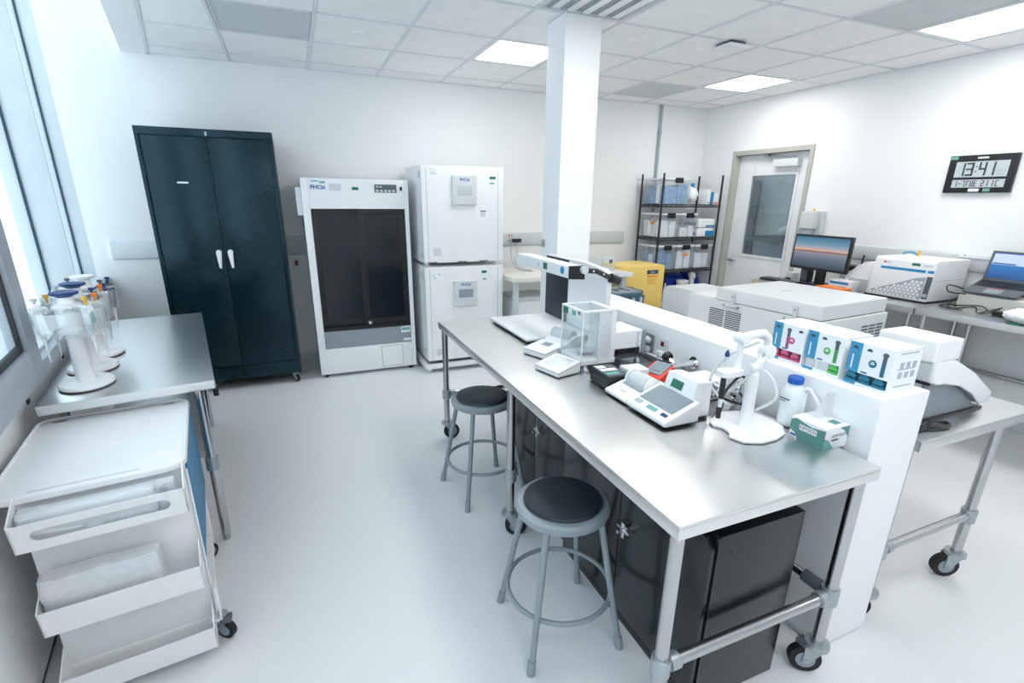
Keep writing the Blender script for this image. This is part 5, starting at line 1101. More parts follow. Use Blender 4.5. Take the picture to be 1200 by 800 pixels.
cb = [([(1.44, 1.19, 1.20), (1.42, 1.30, 1.12), (1.45, 1.40, 0.98), (1.52, 1.36, 0.885), (1.60, 1.40, 0.87)], 'white', 'white cable looping behind the electrode stand'), ([(1.47, 1.36, 0.868), (1.50, 1.37, 0.93), (1.55, 1.34, 1.01), (1.60, 1.33, 0.93), (1.62, 1.38, 0.868)], 'black', 'black cable looping behind the electrode stand'), ([(1.42, 1.40, 0.868), (1.50, 1.42, 0.905), (1.56, 1.38, 0.885), (1.63, 1.33, 0.868)], 'black', 'black cable lying low behind the electrode stand'), ([(1.53, 1.42, 0.868), (1.55, 1.36, 0.96), (1.58, 1.27, 1.05), (1.61, 1.22, 0.96), (1.60, 1.30, 0.868)], 'white', 'white cable arching behind the stand post'), ([(1.47, 1.43, 0.868), (1.53, 1.40, 0.95), (1.56, 1.345, 0.98), (1.60, 1.37, 0.91), (1.63, 1.42, 0.868)], 'ivory', 'pale cable arching low beside the chrome clamps')]
def smooth(P, k=6):
    out = []; P = [Vector(p) for p in P]
    for i in range(len(P) - 1):
        a, b_, c, d = P[max(i - 1, 0)], P[i], P[i + 1], P[min(i + 2, len(P) - 1)]
        for j in range(k):
            s = j / k; out.append(0.5 * ((2 * b_) + (c - a) * s + (2 * a - 5 * b_ + 4 * c - d) * s * s + (3 * b_ - a - 3 * c + d) * s ** 3))
    out.append(P[-1]); return out
for P, m, l in cb: solo('cable', B().tube(smooth(P), 0.0055, 8), m, l, 'cable', 'cables behind the electrode stand')

# ---- wash bottle and tissue box
t = thing('wash_bottle', 'white plastic wash bottle with a blue cap against the half wall', 'bottle', (1.640, 1.178, Z))
part(t, 'bottle', B().lathe([(0.034, 0), (0.039, 0.004), (0.040, 0.012), (0.040, 0.125), (0.036, 0.142), (0.027, 0.155), (0.023, 0.158), (0.023, 0.170)], (1.640, 1.178, Z), 36), 'poly'); part(t, 'cap', B().lathe([(0.0265, 0.166), (0.0275, 0.169), (0.0275, 0.187), (0.024, 0.191)], (1.640, 1.178, Z), 30), 'capblue', label='bright blue screw cap')
part(t, 'spout', B().tube(smooth([(1.650, 1.160, Z + 0.140), (1.657, 1.145, Z + 0.152), (1.663, 1.128, Z + 0.148), (1.670, 1.085, Z + 0.095)]), 0.0065, 8), 'poly'); part(t, 'side_tube', B().tube([(1.652, 1.143, Z + 0.03), (1.652, 1.143, Z + 0.135)], 0.011, 8), 'poly')
pb = B(); pb.box(1.598, 1.599, 1.158, 1.20, Z + 0.108, Z + 0.112); pb.box(1.598, 1.599, 1.175, 1.20, Z + 0.100, Z + 0.102)
part(t, 'print', pb, 'dprint')
KX0, KX1, KY0, KY1, KZ1 = 1.560, 1.678, 0.978, 1.108, Z + 0.078
t = thing('tissue_box', 'teal and white tissue box with a tissue standing out of it', 'box', ((KX0 + KX1) / 2, (KY0 + KY1) / 2, Z))
part(t, 'carton', B().box(KX0, KX1, KY0, KY1, Z, KZ1, 0.0015), 'carton'); e = 0.0006
part(t, 'teal_face', B().prism([(KY0, Z + 0.001), (KY1 - 0.035, Z + 0.001), (KY1 - 0.02, Z + 0.022), (KY1, Z + 0.03), (KY1, KZ1 - 0.012), (KY1 - 0.02, KZ1 - 0.002), (KY0 + 0.05, KZ1 - 0.014), (KY0, KZ1 - 0.006)], 'x', KX0 - e, KX0), 'box_teal'); part(t, 'teal_corner', B().prism([(KX0, Z + 0.002), (KX0 + 0.05, Z + 0.002), (KX0 + 0.022, Z + 0.035), (KX0, Z + 0.045)], 'y', KY0 - e, KY0), 'teal'); part(t, 'teal_corner', B().prism([(KX1, KZ1 - 0.002), (KX1 - 0.05, KZ1 - 0.002), (KX1 - 0.02, KZ1 - 0.02), (KX1, KZ1 - 0.045)], 'y', KY0 - e, KY0), 'box_teal')
part(t, 'name_panel', B().box(KX0 - 0.0011, KX0 - e, KY0 + 0.03, KY1 - 0.035, Z + 0.040, Z + 0.060), 'carton'); txt(t, 'KIMTECH', 0.017, (KX0 - 0.0013, (KY0 + KY1) / 2 - 0.002, Z + 0.050), LEFT, 'dprint', ext=0.0001, sx=0.85); txt(t, 'KIMTECH', 0.016, (KX0 + 0.068, KY0 - 0.0009, Z + 0.048), FRONT, 'dprint', ext=0.0001)
part(t, 'black_bar', B().box(KX0 + 0.035, KX0 + 0.07, KY0 - 0.001, KY0 - e, Z + 0.030, Z + 0.036), 'dprint'); part(t, 'blue_mark', B().box(KX0 - 0.0011, KX0 - e, KY1 - 0.025, KY1 - 0.006, Z + 0.010, Z + 0.016), 'phblue'); part(t, 'top_print', B().box(KX0 + 0.07, KX0 + 0.105, KY0 + 0.02, KY0 + 0.05, KZ1, KZ1 + e), 'box_teal')
ts = B(); n = 10
rows = []
for j in range(7):
    z = KZ1 - 0.002 + j * 0.0155; sp = 0.024 + 0.004 * math.sin(j * 0.9); row = []
    for i in range(n):
        u = i / (n - 1) * 2 - 1; row.append(ts.bm.verts.new((1.640 + u * sp * 1.25 + 0.008 * j / 6, 1.055 + 0.010 * math.sin(u * 5 + j * 0.35) - 0.006 * j / 6, z + 0.006 * math.sin(u * 3.1 + 1) * (j / 6))))
    rows.append(row)
for a_, b_ in zip(rows[:-1], rows[1:]):
    for i in range(n - 1): ts.bm.faces.new((a_[i], a_[i + 1], b_[i + 1], b_[i]))
bmesh.ops.solidify(ts.bm, geom=ts.bm.faces[:], thickness=0.0015)
part(t, 'tissue', ts, 'paper')

# ---- three pipette tip cartons on the half wall
LZ = 1.052
def tip_carton(y0, y1, col, label, seed):
    x0, x1, z0, z1 = 1.757, 1.905, LZ, LZ + 0.150
    t = thing('tip_carton', label, 'box', ((x0 + x1) / 2, (y0 + y1) / 2, z0), group='pipette tip cartons on the half wall')
    W = y1 - y0; e = 0.0008
    b = B(); b.box(x0 + 0.012, x1, y0, y1, z0, z1, 0.001); b.box(x0, x0 + 0.012, y0, y1, z0 + 0.044, z1 - 0.0003, 0.0006); b.box(x0, x0 + 0.012, y0, y1, z0, z0 + 0.010, 0.0006); b.box(x0, x0 + 0.012, y0, y0 + 0.004, z0 + 0.010, z0 + 0.044)
    part(t, 'carton', b, 'carton')
    def f(u0, u1, v0, v1, d=e): return B().box(x0 - d, x0, y1 - u1 * W, y1 - u0 * W, z0 + v0, z0 + v1)
    part(t, 'cyan_band', f(0, 0.29, 0.044, 0.1495), 'cyan'); part(t, 'cyan_band', f(0, 0.29, 0, 0.010), 'cyan')
    part(t, 'lettering', f(0.10, 0.13, 0.055, 0.105, 0.0011), 'carton')
    def half(u, v, r): 
        yy = y1 - u * W; return B().prism([(yy + p, z0 + v + q) for p, q in arc(0, 0, r, 0, 180, 10)], 'x', x0 - 0.0014, x0)
    part(t, 'finger_hole', half(0.14, 0.127, 0.0095), 'dprint'); part(t, 'finger_hole', half(0.46 if seed else 0.85, 0.127, 0.0095), 'dprint')
    us = 0.82 if seed else 0.50; yy = y1 - us * W
    sl = B(); sl.prism([(yy + p, z0 + q) for p, q in [(-0.0065, 0.052), (0.0065, 0.052), (0.0065, 0.122), (0.010, 0.127), (0.008, 0.133), (0, 0.136), (-0.008, 0.133), (-0.010, 0.127), (-0.0065, 0.122)]], 'x', x0 - 0.0012, x0); part(t, 'window_slot', sl, 'dgrey'); s2 = B()
    for k in range(5): s2.box(x0 - 0.002, x0 - 0.001, yy - 0.005, yy + 0.005, z0 + 0.054 + k * 0.010, z0 + 0.061 + k * 0.010)
    part(t, 'tip_stack', s2, col)
    ud = 0.62 if seed == 0 else 0.58; yd = y1 - ud * W
    d = B(); d.cyl((x0, yd, z0 + 0.088), (x0 - 0.001, yd, z0 + 0.088), 0.0135, n=24); part(t, 'size_disc', d, {'pink': 'pink', 'gtip': 'gtip', 'btip': 'btip'}[col]); d = B(); d.box(x0 - 0.0018, x0 - 0.001, yd - 0.007, yd + 0.007, z0 + 0.086, z0 + 0.090); d.box(x0 - 0.0018, x0 - 0.001, yd - 0.004, yd + 0.004, z0 + 0.092, z0 + 0.095); part(t, 'disc_print', d, 'carton')
    part(t, 'maker_mark', f(0.36, 0.50, 0.048, 0.053, 0.0011), 'phblue')
    rn = random.Random(seed + 40)
    lo = 3 if col != 'gtip' else 1
    for k in range(lo):
        q0 = y1 - (0.03 + k * 0.315) * W if lo == 3 else y0 + 0.30 * W
        r = B(); r.box(x0 - 0.004, x0 + 0.011, q0 - 0.27 * W, q0, z0 + 0.010, z0 + 0.020, 0.003); r.cyl((x0 + 0.003, q0 - 0.25 * W, z0 + 0.029), (x0 + 0.003, q0 - 0.02 * W, z0 + 0.026 + rn.uniform(0, .006)), 0.0075, n=10, bev=0.002); r.cyl((x0 + 0.006, q0 - 0.20 * W, z0 + 0.037), (x0 + 0.006, q0 - 0.04 * W, z0 + 0.038), 0.006, n=10); part(t, 'tip_rack', r, col)
    part(t, 'window_back', B().box(x0 + 0.0112, x0 + 0.0119, y0 + 0.005, y1 - 0.002, z0 + 0.011, z0 + 0.043), 'dprint' if lo == 3 else 'pgrey')
    if lo == 1: part(t, 'open_flap', B().box(x0 + 0.006, x0 + 0.011, y0 + 0.33 * W, y1 - 0.01, z0 + 0.010, z0 + 0.044), 'pgrey'); part(t, 'flap_divider', B().box(x0 - 0.001, x0 + 0.011, y1 - 0.36 * W, y1 - 0.345 * W, z0 + 0.010, z0 + 0.044), 'carton')
    ic = B()
    for i in range(3):
        for j in range(2): ic.box(x0 + 0.04 + i * 0.033, x0 + 0.06 + i * 0.033, y0 - e, y0, z0 + 0.050 + j * 0.034, z0 + 0.072 + j * 0.034)
    for q in range(3): ic.box(x0 + 0.03, x0 + 0.125, y0 - e, y0, z0 + 0.025 + q * 0.055 if q else z0 + 0.02, (z0 + 0.025 + q * 0.055 if q else z0 + 0.02) + 0.004)
    part(t, 'side_print', ic, 'print')
    part(t, 'lid_seam', B().box(x0, x1, y0 - 0.0006, y0, z1 - 0.004, z1 - 0.003), 'pgrey')
tip_carton(1.258, 1.40, 'pink', 'tip carton with pink racks, farthest of three on the half wall', 0)
tip_carton(1.104, 1.248, 'gtip', 'tip carton with green racks, between the pink and blue ones', 1)
tip_carton(0.938, 1.086, 'btip', 'tip carton with blue racks, nearest the end of the half wall', 2)
# ================================================================== right side
# ---- right steel table with its instrument
RZ = 0.85
t = steel_bench('right_steel_table', 'stainless steel table on the far side of the half wall, near end', 1.985, 2.765, 0.905, 2.02, RZ, 'top')
for x, y, w in ((2.655, 0.965, 2.6), (2.03, 0.965, 2.4), (2.655, 1.96, 0.6), (2.03, 1.96, 1.2)): leg_with_caster(t, x, y, w, RZ - 0.0105, zc=(0.33,))
part(t, 'stretcher', B().cyl((2.03, 0.965, 0.33), (2.655, 0.965, 0.33), 0.0185, n=16), 'tube'); part(t, 'stretcher', B().cyl((2.03, 1.96, 0.33), (2.655, 1.96, 0.33), 0.0185, n=16), 'tube'); part(t, 'sleeve', B().cyl((2.06, 0.965, 0.33), (2.09, 0.965, 0.33), 0.026, n=16, bev=0.003), 'cast')
t = thing('bench_instrument', 'white benchtop instrument with curved dark front on the right table', 'instrument', (2.37, 1.19, RZ))
def prof(zs, ys): return None
b = B(); b.prism([(2.12, 1.02), (2.20, 1.018), (2.31, 0.995), (2.42, 0.945), (2.50, 0.884), (2.565, 0.884), (2.572, 0.925), (2.40, 1.03), (2.245, 1.100), (2.12, 1.100)], 'y', 0.99, 1.35, 0.005); part(t, 'hood', b, 'wplastic')
b = B(); b.prism([(2.125, RZ + 0.012), (2.53, RZ + 0.012), (2.495, 0.878), (2.412, 0.940), (2.30, 0.989), (2.20, 1.010), (2.125, 1.012)], 'y', 1.01, 1.34, 0.003); part(t, 'dark_front', b, 'mgrey', label='dark grey curved base')
part(t, 'dark_underside', B().box(2.12, 2.56, 1.0, 1.35, RZ, RZ + 0.012, 0.003), 'black'); part(t, 'left_panel', B().box(2.112, 2.1195, 1.0, 1.34, 1.026, 1.095, 0.003), 'pgrey'); part(t, 'seam', B().box(2.108, 2.1195, 0.992, 1.35, 1.014, 1.024, 0.001), 'black'); part(t, 'lower_left_panel', B().box(2.116, 2.1245, 1.02, 1.34, RZ + 0.014, 1.012, 0.002), 'pgrey')
part(t, 'hood_trim', B().tube([(2.14, 0.989, 1.018), (2.20, 0.989, 1.014), (2.31, 0.989, 0.991), (2.42, 0.989, 0.941), (2.498, 0.989, 0.881)], 0.004, 6), 'ivory')
solo('white_lid_box', B().box(2.108, 2.268, 0.996, 1.205, 1.1012, 1.182, 0.008, 3), 'wplastic', 'white rounded box lying on top of the benchtop instrument', 'box')
solo('instrument_cable', B().tube(smooth([(2.10, 1.12, 0.872), (2.07, 1.02, 0.8595), (2.12, 0.955, 0.8595), (2.20, 0.938, 0.8595), (2.225, 0.962, 0.8595), (2.17, 0.978, 0.862), (2.06, 0.965, 0.8595), (2.02, 1.06, 0.8595)]), 0.0075, 8), 'black', 'thick black cable coiled on the right steel table', 'cable')

# ---- floor centrifuge (local frame: origin at its near left corner)
t = thing('floor_centrifuge', 'large white floor centrifuge with flat lid behind the half wall', 'centrifuge', (3.19, 2.18, 0), R(5))
CWD, CLN, CB, CT = 0.80, 1.165, 0.894, 1.0
b = B(); b.box(0, CWD, 0, CLN, 0.09, CB, 0.012, 3); part(t, 'body', b, 'cbody', False)
b = B(); b.box(-0.004, CWD - 0.02, 0.015, 0.885, CB + 0.004, CT, 0.014, 3); l = part(t, 'lid', b, 'cbody', False); part(l, 'emblem', B().box(0.30, 0.40, 0.50, 0.53, CT, CT + 0.0012), 'pgrey', False); part(t, 'lid_gasket', B().box(0.008, CWD - 0.03, 0.022, 0.88, CB, CB + 0.005), 'dgrey', False)
part(t, 'rear_deck', B().box(0.004, CWD - 0.004, 0.90, CLN - 0.004, CB + 0.0005, CB + 0.012, 0.004), 'white', False)
for y in (0.20, 0.72):
    h = B(); h.box(-0.016, -0.0045, y - 0.018, y + 0.018, CB - 0.03, CB + 0.075, 0.003); h.box(-0.02, 0.0, y - 0.045, y + 0.045, CB - 0.035, CB - 0.012, 0.003); h.cyl((-0.02, y - 0.07, CB - 0.022), (-0.02, y + 0.07, CB - 0.022), 0.007, n=8); hh = part(t, 'lid_hinge', h, 'ivory', False); s = B()
    for q in (-0.065, 0.065): s.ball((-0.02, y + q, CB - 0.022), 0.011)
    s.cyl((-0.018, y, CB + 0.05), (-0.013, y, CB + 0.05), 0.007, n=8); part(hh, 'screw', s, 'mgrey', False)
def louvre(axis, a0, a1, z0, z1, n, slant=0):
    g = B(); pitch = (z1 - z0) / n
    for i in range(n):
        z = z0 + i * pitch
        if axis == 'x': g.box(-0.003, 0.004, a0, a1, z, z + pitch * 0.5)
        else: g.box(a0, a1, -0.003, 0.004, z, z + pitch * 0.5)
    return g
for a0, a1 in ((0.63, 0.775), (0.79, 0.935)):
    f = part(t, 'vent_recess', B().box(-0.001, 0.003, a0, a1, 0.60, 0.825), 'dgrey', False); g = part(f, 'louvre', louvre('x', a0, a1, 0.605, 0.825, 13), 'pgrey', False); g['kind'] = 'stuff'
for c0 in (0.485, 0.580, 0.675): f = part(t, 'vent_slot', louvre('y', c0, c0 + 0.075, 0.50, 0.83, 14), 'dgrey', False); f['kind'] = 'stuff'
for x in (0.08, CWD - 0.08):
    for y in (0.08, CLN - 0.08): p = rootmat(t) @ Vector((x, y, 0)); caster(t, p.x, p.y, 0.036, 0.092, 0.3)
# ---- rounded cabinet behind it
t = thing('round_shouldered_unit', 'white floor unit with rounded shoulder behind the centrifuge', 'unit', (3.35, 3.78, 0))
b = B(); b.prism([(3.46, 0.0), (4.06, 0.0), (4.06, 0.76)] + [(4.06 - 0.09 + 0.09 * math.cos(R(a)), 0.76 + 0.09 * math.sin(R(a))) for a in range(15, 91, 15)] + [(3.66, 0.85), (3.46, 0.835)], 'x', 3.40, 3.84, 0.012); part(t, 'housing', b, 'cbody')
part(t, 'side_print', B().box(3.3985, 3.40, 3.60, 3.85, 0.60, 0.612), 'print'); part(t, 'top_seam', B().box(3.42, 3.82, 3.72, 3.725, 0.8495, 0.8515), 'pgrey')

# ---- benches along the right wall
WZ, WX0, WX1 = 0.92, 4.19, 4.925
def wall_bench(y0, y1, label):
    t = steel_bench('wall_bench', label, WX0, WX1, y0, y1, WZ, 'topy')
    for x, y in ((WX0 + 0.04, y0 + 0.045), (WX0 + 0.04, y1 - 0.045), (WX1 - 0.045, y0 + 0.045), (WX1 - 0.045, y1 - 0.045)):
        l = part(t, 'leg', B().cyl((x, y, 0.03), (x, y, WZ - 0.0105), 0.0205, n=16), 'tube'); part(l, 'foot', B().cyl((x, y, 0), (x, y, 0.035), 0.016, n=10), 'cast')
    part(t, 'stretcher', B().cyl((WX1 - 0.045, y0 + 0.045, 0.40), (WX1 - 0.045, y1 - 0.045, 0.40), 0.018, n=14), 'tube')
    for y in (y0 + 0.045, y1 - 0.045): part(t, 'stretcher', B().cyl((WX0 + 0.04, y, 0.40), (WX1 - 0.045, y, 0.40), 0.018, n=14), 'tube')
    return t
wall_bench(2.20, 3.69, 'steel bench along the right wall carrying the computer monitor'); wall_bench(0.35, 2.19, 'steel bench along the right wall carrying the laptop')

# ---- monitor, keyboard and desk things
t = thing('computer_monitor', 'black computer monitor showing a sunset beach picture', 'monitor', (4.47, 3.18, WZ))
b = B(); b.box(4.40, 4.435, 2.90, 3.455, 1.060, 1.375, 0.006, rot=(0, R(2), 0)); part(t, 'housing', b, 'black'); part(t, 'picture', B().box(4.3965, 4.3995, 2.918, 3.437, 1.083, 1.357, rot=(0, R(2), 0)), 'sunset')
part(t, 'stand_neck', B().box(4.44, 4.475, 3.125, 3.21, WZ + 0.012, 1.25, 0.006), 'black'); part(t, 'stand_foot', B().box(4.38, 4.60, 3.05, 3.29, WZ, WZ + 0.014, 0.006), 'black')
t = thing('computer_keyboard', 'black computer keyboard on the bench left of the monitor', 'keyboard', (4.33, 3.46, WZ)); part(t, 'case', B().box(4.255, 4.385, 3.26, 3.66, WZ, WZ + 0.018, 0.004), 'black')
k = B()
for i in range(5):
    for j in range(15): k.box(4.265 + i * 0.023, 4.283 + i * 0.023, 3.27 + j * 0.0255, 3.291 + j * 0.0255, WZ + 0.018, WZ + 0.025)
o = part(t, 'keycap', k, 'dgrey'); o['kind'] = 'stuff'
t = thing('computer_mouse', 'black mouse between the keyboard and the monitor foot', 'mouse', (4.45, 3.50, WZ)); part(t, 'shell', B().ball((4.45, 3.50, WZ + 0.016), 0.045, 0.028, 0.0155), 'black'); part(t, 'wheel', B().cyl((4.42, 3.497, WZ + 0.028), (4.42, 3.503, WZ + 0.028), 0.006, n=10), 'mgrey')
t = thing('speaker', 'small black speaker behind the monitor on the bench', 'speaker', (4.56, 3.38, WZ)); part(t, 'box', B().box(4.52, 4.60, 3.34, 3.42, WZ, WZ + 0.13, 0.006), 'black'); part(t, 'grille', B().box(4.518, 4.52, 3.35, 3.41, WZ + 0.02, WZ + 0.11), 'dgrey')
t = thing('switch_box', 'pale small box behind the keyboard on the bench', 'box', (4.62, 3.60, WZ)); part(t, 'box', B().box(4.60, 4.68, 3.55, 3.64, WZ, WZ + 0.06, 0.004), 'pgrey'); part(t, 'front', B().box(4.598, 4.60, 3.56, 3.63, WZ + 0.015, WZ + 0.045), 'ivory')
t = thing('orange_tray', 'flat orange tray on the bench below the monitor', 'tray', (4.30, 2.94, WZ)); part(t, 'tray', B().box(4.235, 4.37, 2.80, 3.04, WZ, WZ + 0.035, 0.008), 'orange'); part(t, 'label', B().box(4.234, 4.2352, 2.86, 2.92, WZ + 0.01, WZ + 0.025), 'amber')
t = thing('blue_white_carton', 'white carton with blue print behind the orange tray', 'box', (4.46, 2.93, WZ)); part(t, 'carton', B().box(4.39, 4.52, 2.83, 3.03, WZ, WZ + 0.085, 0.004), 'carton'); part(t, 'blue_print', B().box(4.389, 4.39, 2.85, 3.02, WZ + 0.052, WZ + 0.075), 'bstripe'); part(t, 'blue_print', B().box(4.389, 4.39, 2.87, 2.94, WZ + 0.02, WZ + 0.034), 'bstripe')
t = thing('wireless_router', 'black router with upright antennas behind the instrument', 'router', (4.80, 3.02, WZ)); part(t, 'box', B().box(4.72, 4.88, 2.985, 3.20, 1.06, 1.10, 0.006), 'black'); part(t, 'antenna', B().cyl((4.74, 3.0, 1.10), (4.74, 2.99, 1.21), 0.008, n=8), 'black'); part(t, 'antenna', B().cyl((4.74, 3.18, 1.10), (4.74, 3.19, 1.20), 0.008, n=8), 'black'); part(t, 'stand', B().box(4.74, 4.87, 3.0, 3.18, WZ, 1.06, 0.006), 'pgrey')
solo('monitor_cable', B().tube(smooth([(4.442, 3.0, 1.20), (4.50, 2.985, 1.16), (4.54, 2.99, 1.08), (4.60, 2.985, 1.05), (4.66, 2.99, 1.0), (4.69, 3.0, 0.96), (4.70, 3.01, 0.927)]), 0.005, 6), 'black', 'black cable drooping from the back of the monitor', 'cable')

# ---- plate reader
t = thing('plate_reader', 'white plate reader with blue stripe and dotted front on the bench', 'instrument', (4.64, 2.47, WZ))
y0, y1 = 2.255, 2.71
b = B(); b.prism([(4.425, WZ + 0.014), (4.87, WZ + 0.014), (4.885, 1.245), (4.475, 1.245), (4.455, 1.232)], 'y', y0, y1, 0.012); part(t, 'housing', b, 'wplastic'); part(t, 'base', B().box(4.43, 4.86, y0 + 0.006, y1 + 0.02, WZ, WZ + 0.015, 0.002), 'black')
sa = math.atan2(0.030, 1.232 - WZ - 0.014)
def onface(u0, u1, z0, z1, th=0.0016):
    zm = (z0 + z1) / 2; x = 4.425 + 0.030 * (zm - WZ - 0.014) / (1.232 - WZ - 0.014)
    return B().box(x - th, x + 0.0008, y1 - u1 * (y1 - y0), y1 - u0 * (y1 - y0), z0, z1, rot=(0, sa, 0))
part(t, 'blue_stripe', onface(0.13, 0.86, 1.150, 1.170), 'bstripe'); part(t, 'blue_stripe', onface(0.895, 0.985, 1.150, 1.170), 'bstripe'); part(t, 'sticker', onface(0.62, 0.75, 1.195, 1.215), 'green'); part(t, 'logo_spot', onface(0.16, 0.195, 1.195, 1.212), 'red'); part(t, 'print', onface(0.21, 0.27, 1.198, 1.208), 'pgrey'); part(t, 'print', onface(0.80, 0.94, 1.198, 1.206), 'pgrey')
def fpt(u, z, off): return (4.425 + 0.030 * (z - WZ - 0.014) / (1.232 - WZ - 0.014) - off, y1 - u * (y1 - y0), z)
tri = [(0.035, 0.948), (0.895, 0.948), (0.895, 1.118), (0.75, 1.105), (0.40, 1.035), (0.035, 0.965)]
bk = B(); fa = [bk.bm.verts.new(fpt(u, z, 0.0012)) for u, z in tri]; fb = [bk.bm.verts.new(fpt(u, z, -0.002)) for u, z in tri]
bk.bm.faces.new(fa); bk.bm.faces.new(fb[::-1])
for j in range(len(tri)): bk.bm.faces.new((fa[j], fa[(j + 1) % len(tri)], fb[(j + 1) % len(tri)], fb[j]))
part(t, 'dotted_panel', bk, 'conduit')
dt = B()
for j in range(7):
    z = 0.957 + j * 0.0235
    for i in range(13):
        u = 0.065 + i * 0.068 + (0.034 if j % 2 else 0)
        if u > 0.875 or z > 0.962 + (u - 0.035) * 0.172: continue
        p, q = fpt(u, z, -0.001), fpt(u, z, 0.0024); dt.cyl(p, q, 0.0132, n=6)
o = part(t, 'dot', dt, 'wplastic'); o['kind'] = 'stuff'
part(t, 'plate_port', onface(0.91, 0.995, WZ + 0.035, 1.125, 0.003), 'dgrey'); part(t, 'port_insert', onface(0.92, 0.985, WZ + 0.05, 0.995, 0.006), 'lcdlight'); part(t, 'side_seam', B().box(4.46, 4.87, y0 - 0.0008, y0, 1.09, 1.094), 'pgrey')
t = thing('injector_module', 'white rounded module attached left of the plate reader', 'module', (4.62, 2.82, WZ)); b = B(); b.prism([(2.735, WZ), (2.965, WZ), (2.965, WZ + 0.12), (2.93, 1.07), (2.88, 1.14), (2.80, 1.18), (2.735, 1.185)], 'x', 4.50, 4.80, 0.012); part(t, 'housing', b, 'wplastic'); part(t, 'front_panel', B().box(4.495, 4.50, 2.76, 2.93, WZ + 0.01, WZ + 0.11, 0.003), 'film')
t = thing('blue_tubing_spool', 'blue and yellow tubing loop on top of the plate reader', 'tubing', (4.72, 2.62, 1.247)); part(t, 'loop', B().tube([(4.72, 2.66 - 0.05 * (1 - math.cos(R(a))), 1.252 + 0.022 * math.sin(R(a))) for a in range(0, 181, 15)], 0.006, 6), 'bstripe'); part(t, 'connector', B().cyl((4.72, 2.545, 1.247), (4.72, 2.545, 1.29), 0.010, n=10), 'amber')

# ---- laptop on a cream box with its cables
solo('laptop_stand_box', B().box(4.60, 4.90, 1.70, 2.14, WZ, WZ + 0.10, 0.006), 'cream', 'cream box under the laptop on the bench', 'box')
t = thing('laptop', 'open dark laptop with a blue screen standing on the cream box', 'laptop', (4.72, 1.98, WZ + 0.10), 0)
tilt = R(-19); LX = 4.595
def lp(b):
    b.bm.transform(Matrix.Translation((LX, 0, WZ + 0.105)) @ Matrix.Rotation(tilt, 4, 'Y')); return b
part(t, 'base', lp(B().box(0, 0.235, 1.80, 2.125, 0.0, 0.016, 0.005)), 'dgrey')
k = B()
for i in range(5):
    for j in range(13): k.box(0.115 + i * 0.022, 0.132 + i * 0.022, 1.815 + j * 0.0228, 1.834 + j * 0.0228, 0.016, 0.0185)
o = part(t, 'keycap', lp(k), 'black'); o['kind'] = 'stuff'
part(t, 'trackpad', lp(B().box(0.02, 0.085, 1.91, 2.01, 0.0158, 0.0166)), 'mgrey'); part(t, 'track_button', lp(B().box(0.090, 0.095, 1.91, 2.01, 0.0158, 0.017)), 'red'); part(t, 'pointing_stick', lp(B().cyl((0.165, 1.962, 0.016), (0.165, 1.962, 0.021), 0.005, n=8)), 'red')
part(t, 'prop', B().box(4.80, 4.84, 1.84, 2.08, WZ + 0.1, WZ + 0.17, 0.003), 'dgrey')
hx, hz = LX + 0.235 * math.cos(-tilt), WZ + 0.112 + 0.235 * math.sin(-tilt)
def sc(b): b.bm.transform(Matrix.Translation((hx, 0, hz)) @ Matrix.Rotation(R(12), 4, 'Y')); return b
part(t, 'lid', sc(B().box(0.0, 0.008, 1.80, 2.125, 0.0, 0.225, 0.004)), 'dgrey'); part(t, 'picture', sc(B().box(-0.0012, 0.0, 1.815, 2.11, 0.025, 0.213)), 'desktop'); part(t, 'window_on_screen', sc(B().box(-0.0022, -0.0012, 1.835, 2.105, 0.125, 0.205)), 'winpane'); part(t, 'window_bar', sc(B().box(-0.003, -0.0022, 1.96, 2.10, 0.128, 0.138)), 'winbar'); part(t, 'window_tab', sc(B().box(-0.003, -0.0012, 1.815, 1.88, 0.203, 0.213)), 'redtab')
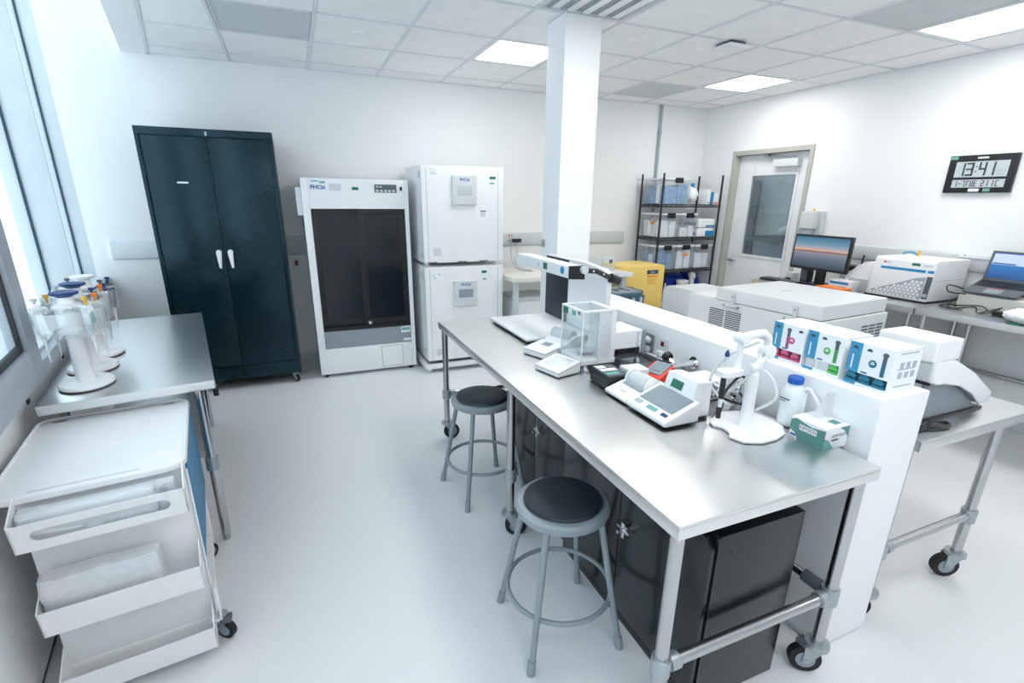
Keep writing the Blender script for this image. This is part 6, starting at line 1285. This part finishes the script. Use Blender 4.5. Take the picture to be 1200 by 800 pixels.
for i, (P, l) in enumerate((([(4.58, 2.09, WZ + 0.10), (4.50, 2.16, WZ + 0.11), (4.55, 2.20, WZ + 0.15), (4.66, 2.175, WZ + 0.13), (4.72, 2.16, WZ + 0.09), (4.60, 2.18, WZ + 0.02), (4.45, 2.12, WZ + 0.008), (4.40, 2.0, WZ + 0.008)], 'black cable looping around the left of the laptop'), ([(4.58, 2.13, WZ + 0.012), (4.45, 2.17, WZ + 0.008), (4.38, 2.05, WZ + 0.012), (4.46, 1.96, WZ + 0.035), (4.38, 1.90, WZ + 0.008), (4.48, 1.86, WZ + 0.01)], 'black cable tangled in front of the laptop box'), ([(4.52, 2.10, WZ + 0.008), (4.42, 2.06, WZ + 0.03), (4.44, 1.92, WZ + 0.05), (4.40, 1.84, WZ + 0.03), (4.44, 1.80, WZ + 0.06), (4.47, 1.86, WZ + 0.03), (4.41, 1.90, WZ + 0.008)], 'black cable coiled beside the power brick'))): solo('laptop_cable', B().tube(smooth(P), 0.0045, 6), 'black', l, 'cable', 'cables around the laptop')
t = thing('power_brick', 'flat black power brick on the bench before the laptop', 'power brick', (4.45, 1.74, WZ)); part(t, 'case', B().box(4.42, 4.50, 1.64, 1.84, WZ, WZ + 0.03, 0.008), 'black'); part(t, 'label', B().box(4.43, 4.49, 1.66, 1.76, WZ + 0.03, WZ + 0.0306), 'dgrey')
t = thing('crumpled_glove_bag', 'crumpled white plastic bag at the right end of the wall bench', 'bag', (4.36, 1.60, WZ)); b = B(); b.ball((4.33, 1.60, WZ + 0.045), 0.10, 0.13, 0.055, 4).crumple(0.018, 38, 9)
for v in b.bm.verts: v.co.z = max(v.co.z, WZ + 0.001)
part(t, 'bag', b, 'paper'); part(t, 'green_print', B().box(4.225, 4.24, 1.60, 1.66, WZ, WZ + 0.012), 'green')
t = thing('wall_cover_plate', 'white cover plate on the wall guard above the plate reader', 'plate', (XW - 0.03, 2.2, 1.25)); part(t, 'plate', B().box(XW - 0.036, XW - 0.0275, 2.12, 2.36, 1.252, 1.288, 0.003), 'carton'); part(t, 'screw', B().cyl((XW - 0.0365, 2.32, 1.27), (XW - 0.038, 2.32, 1.27), 0.006, n=8), 'mgrey')
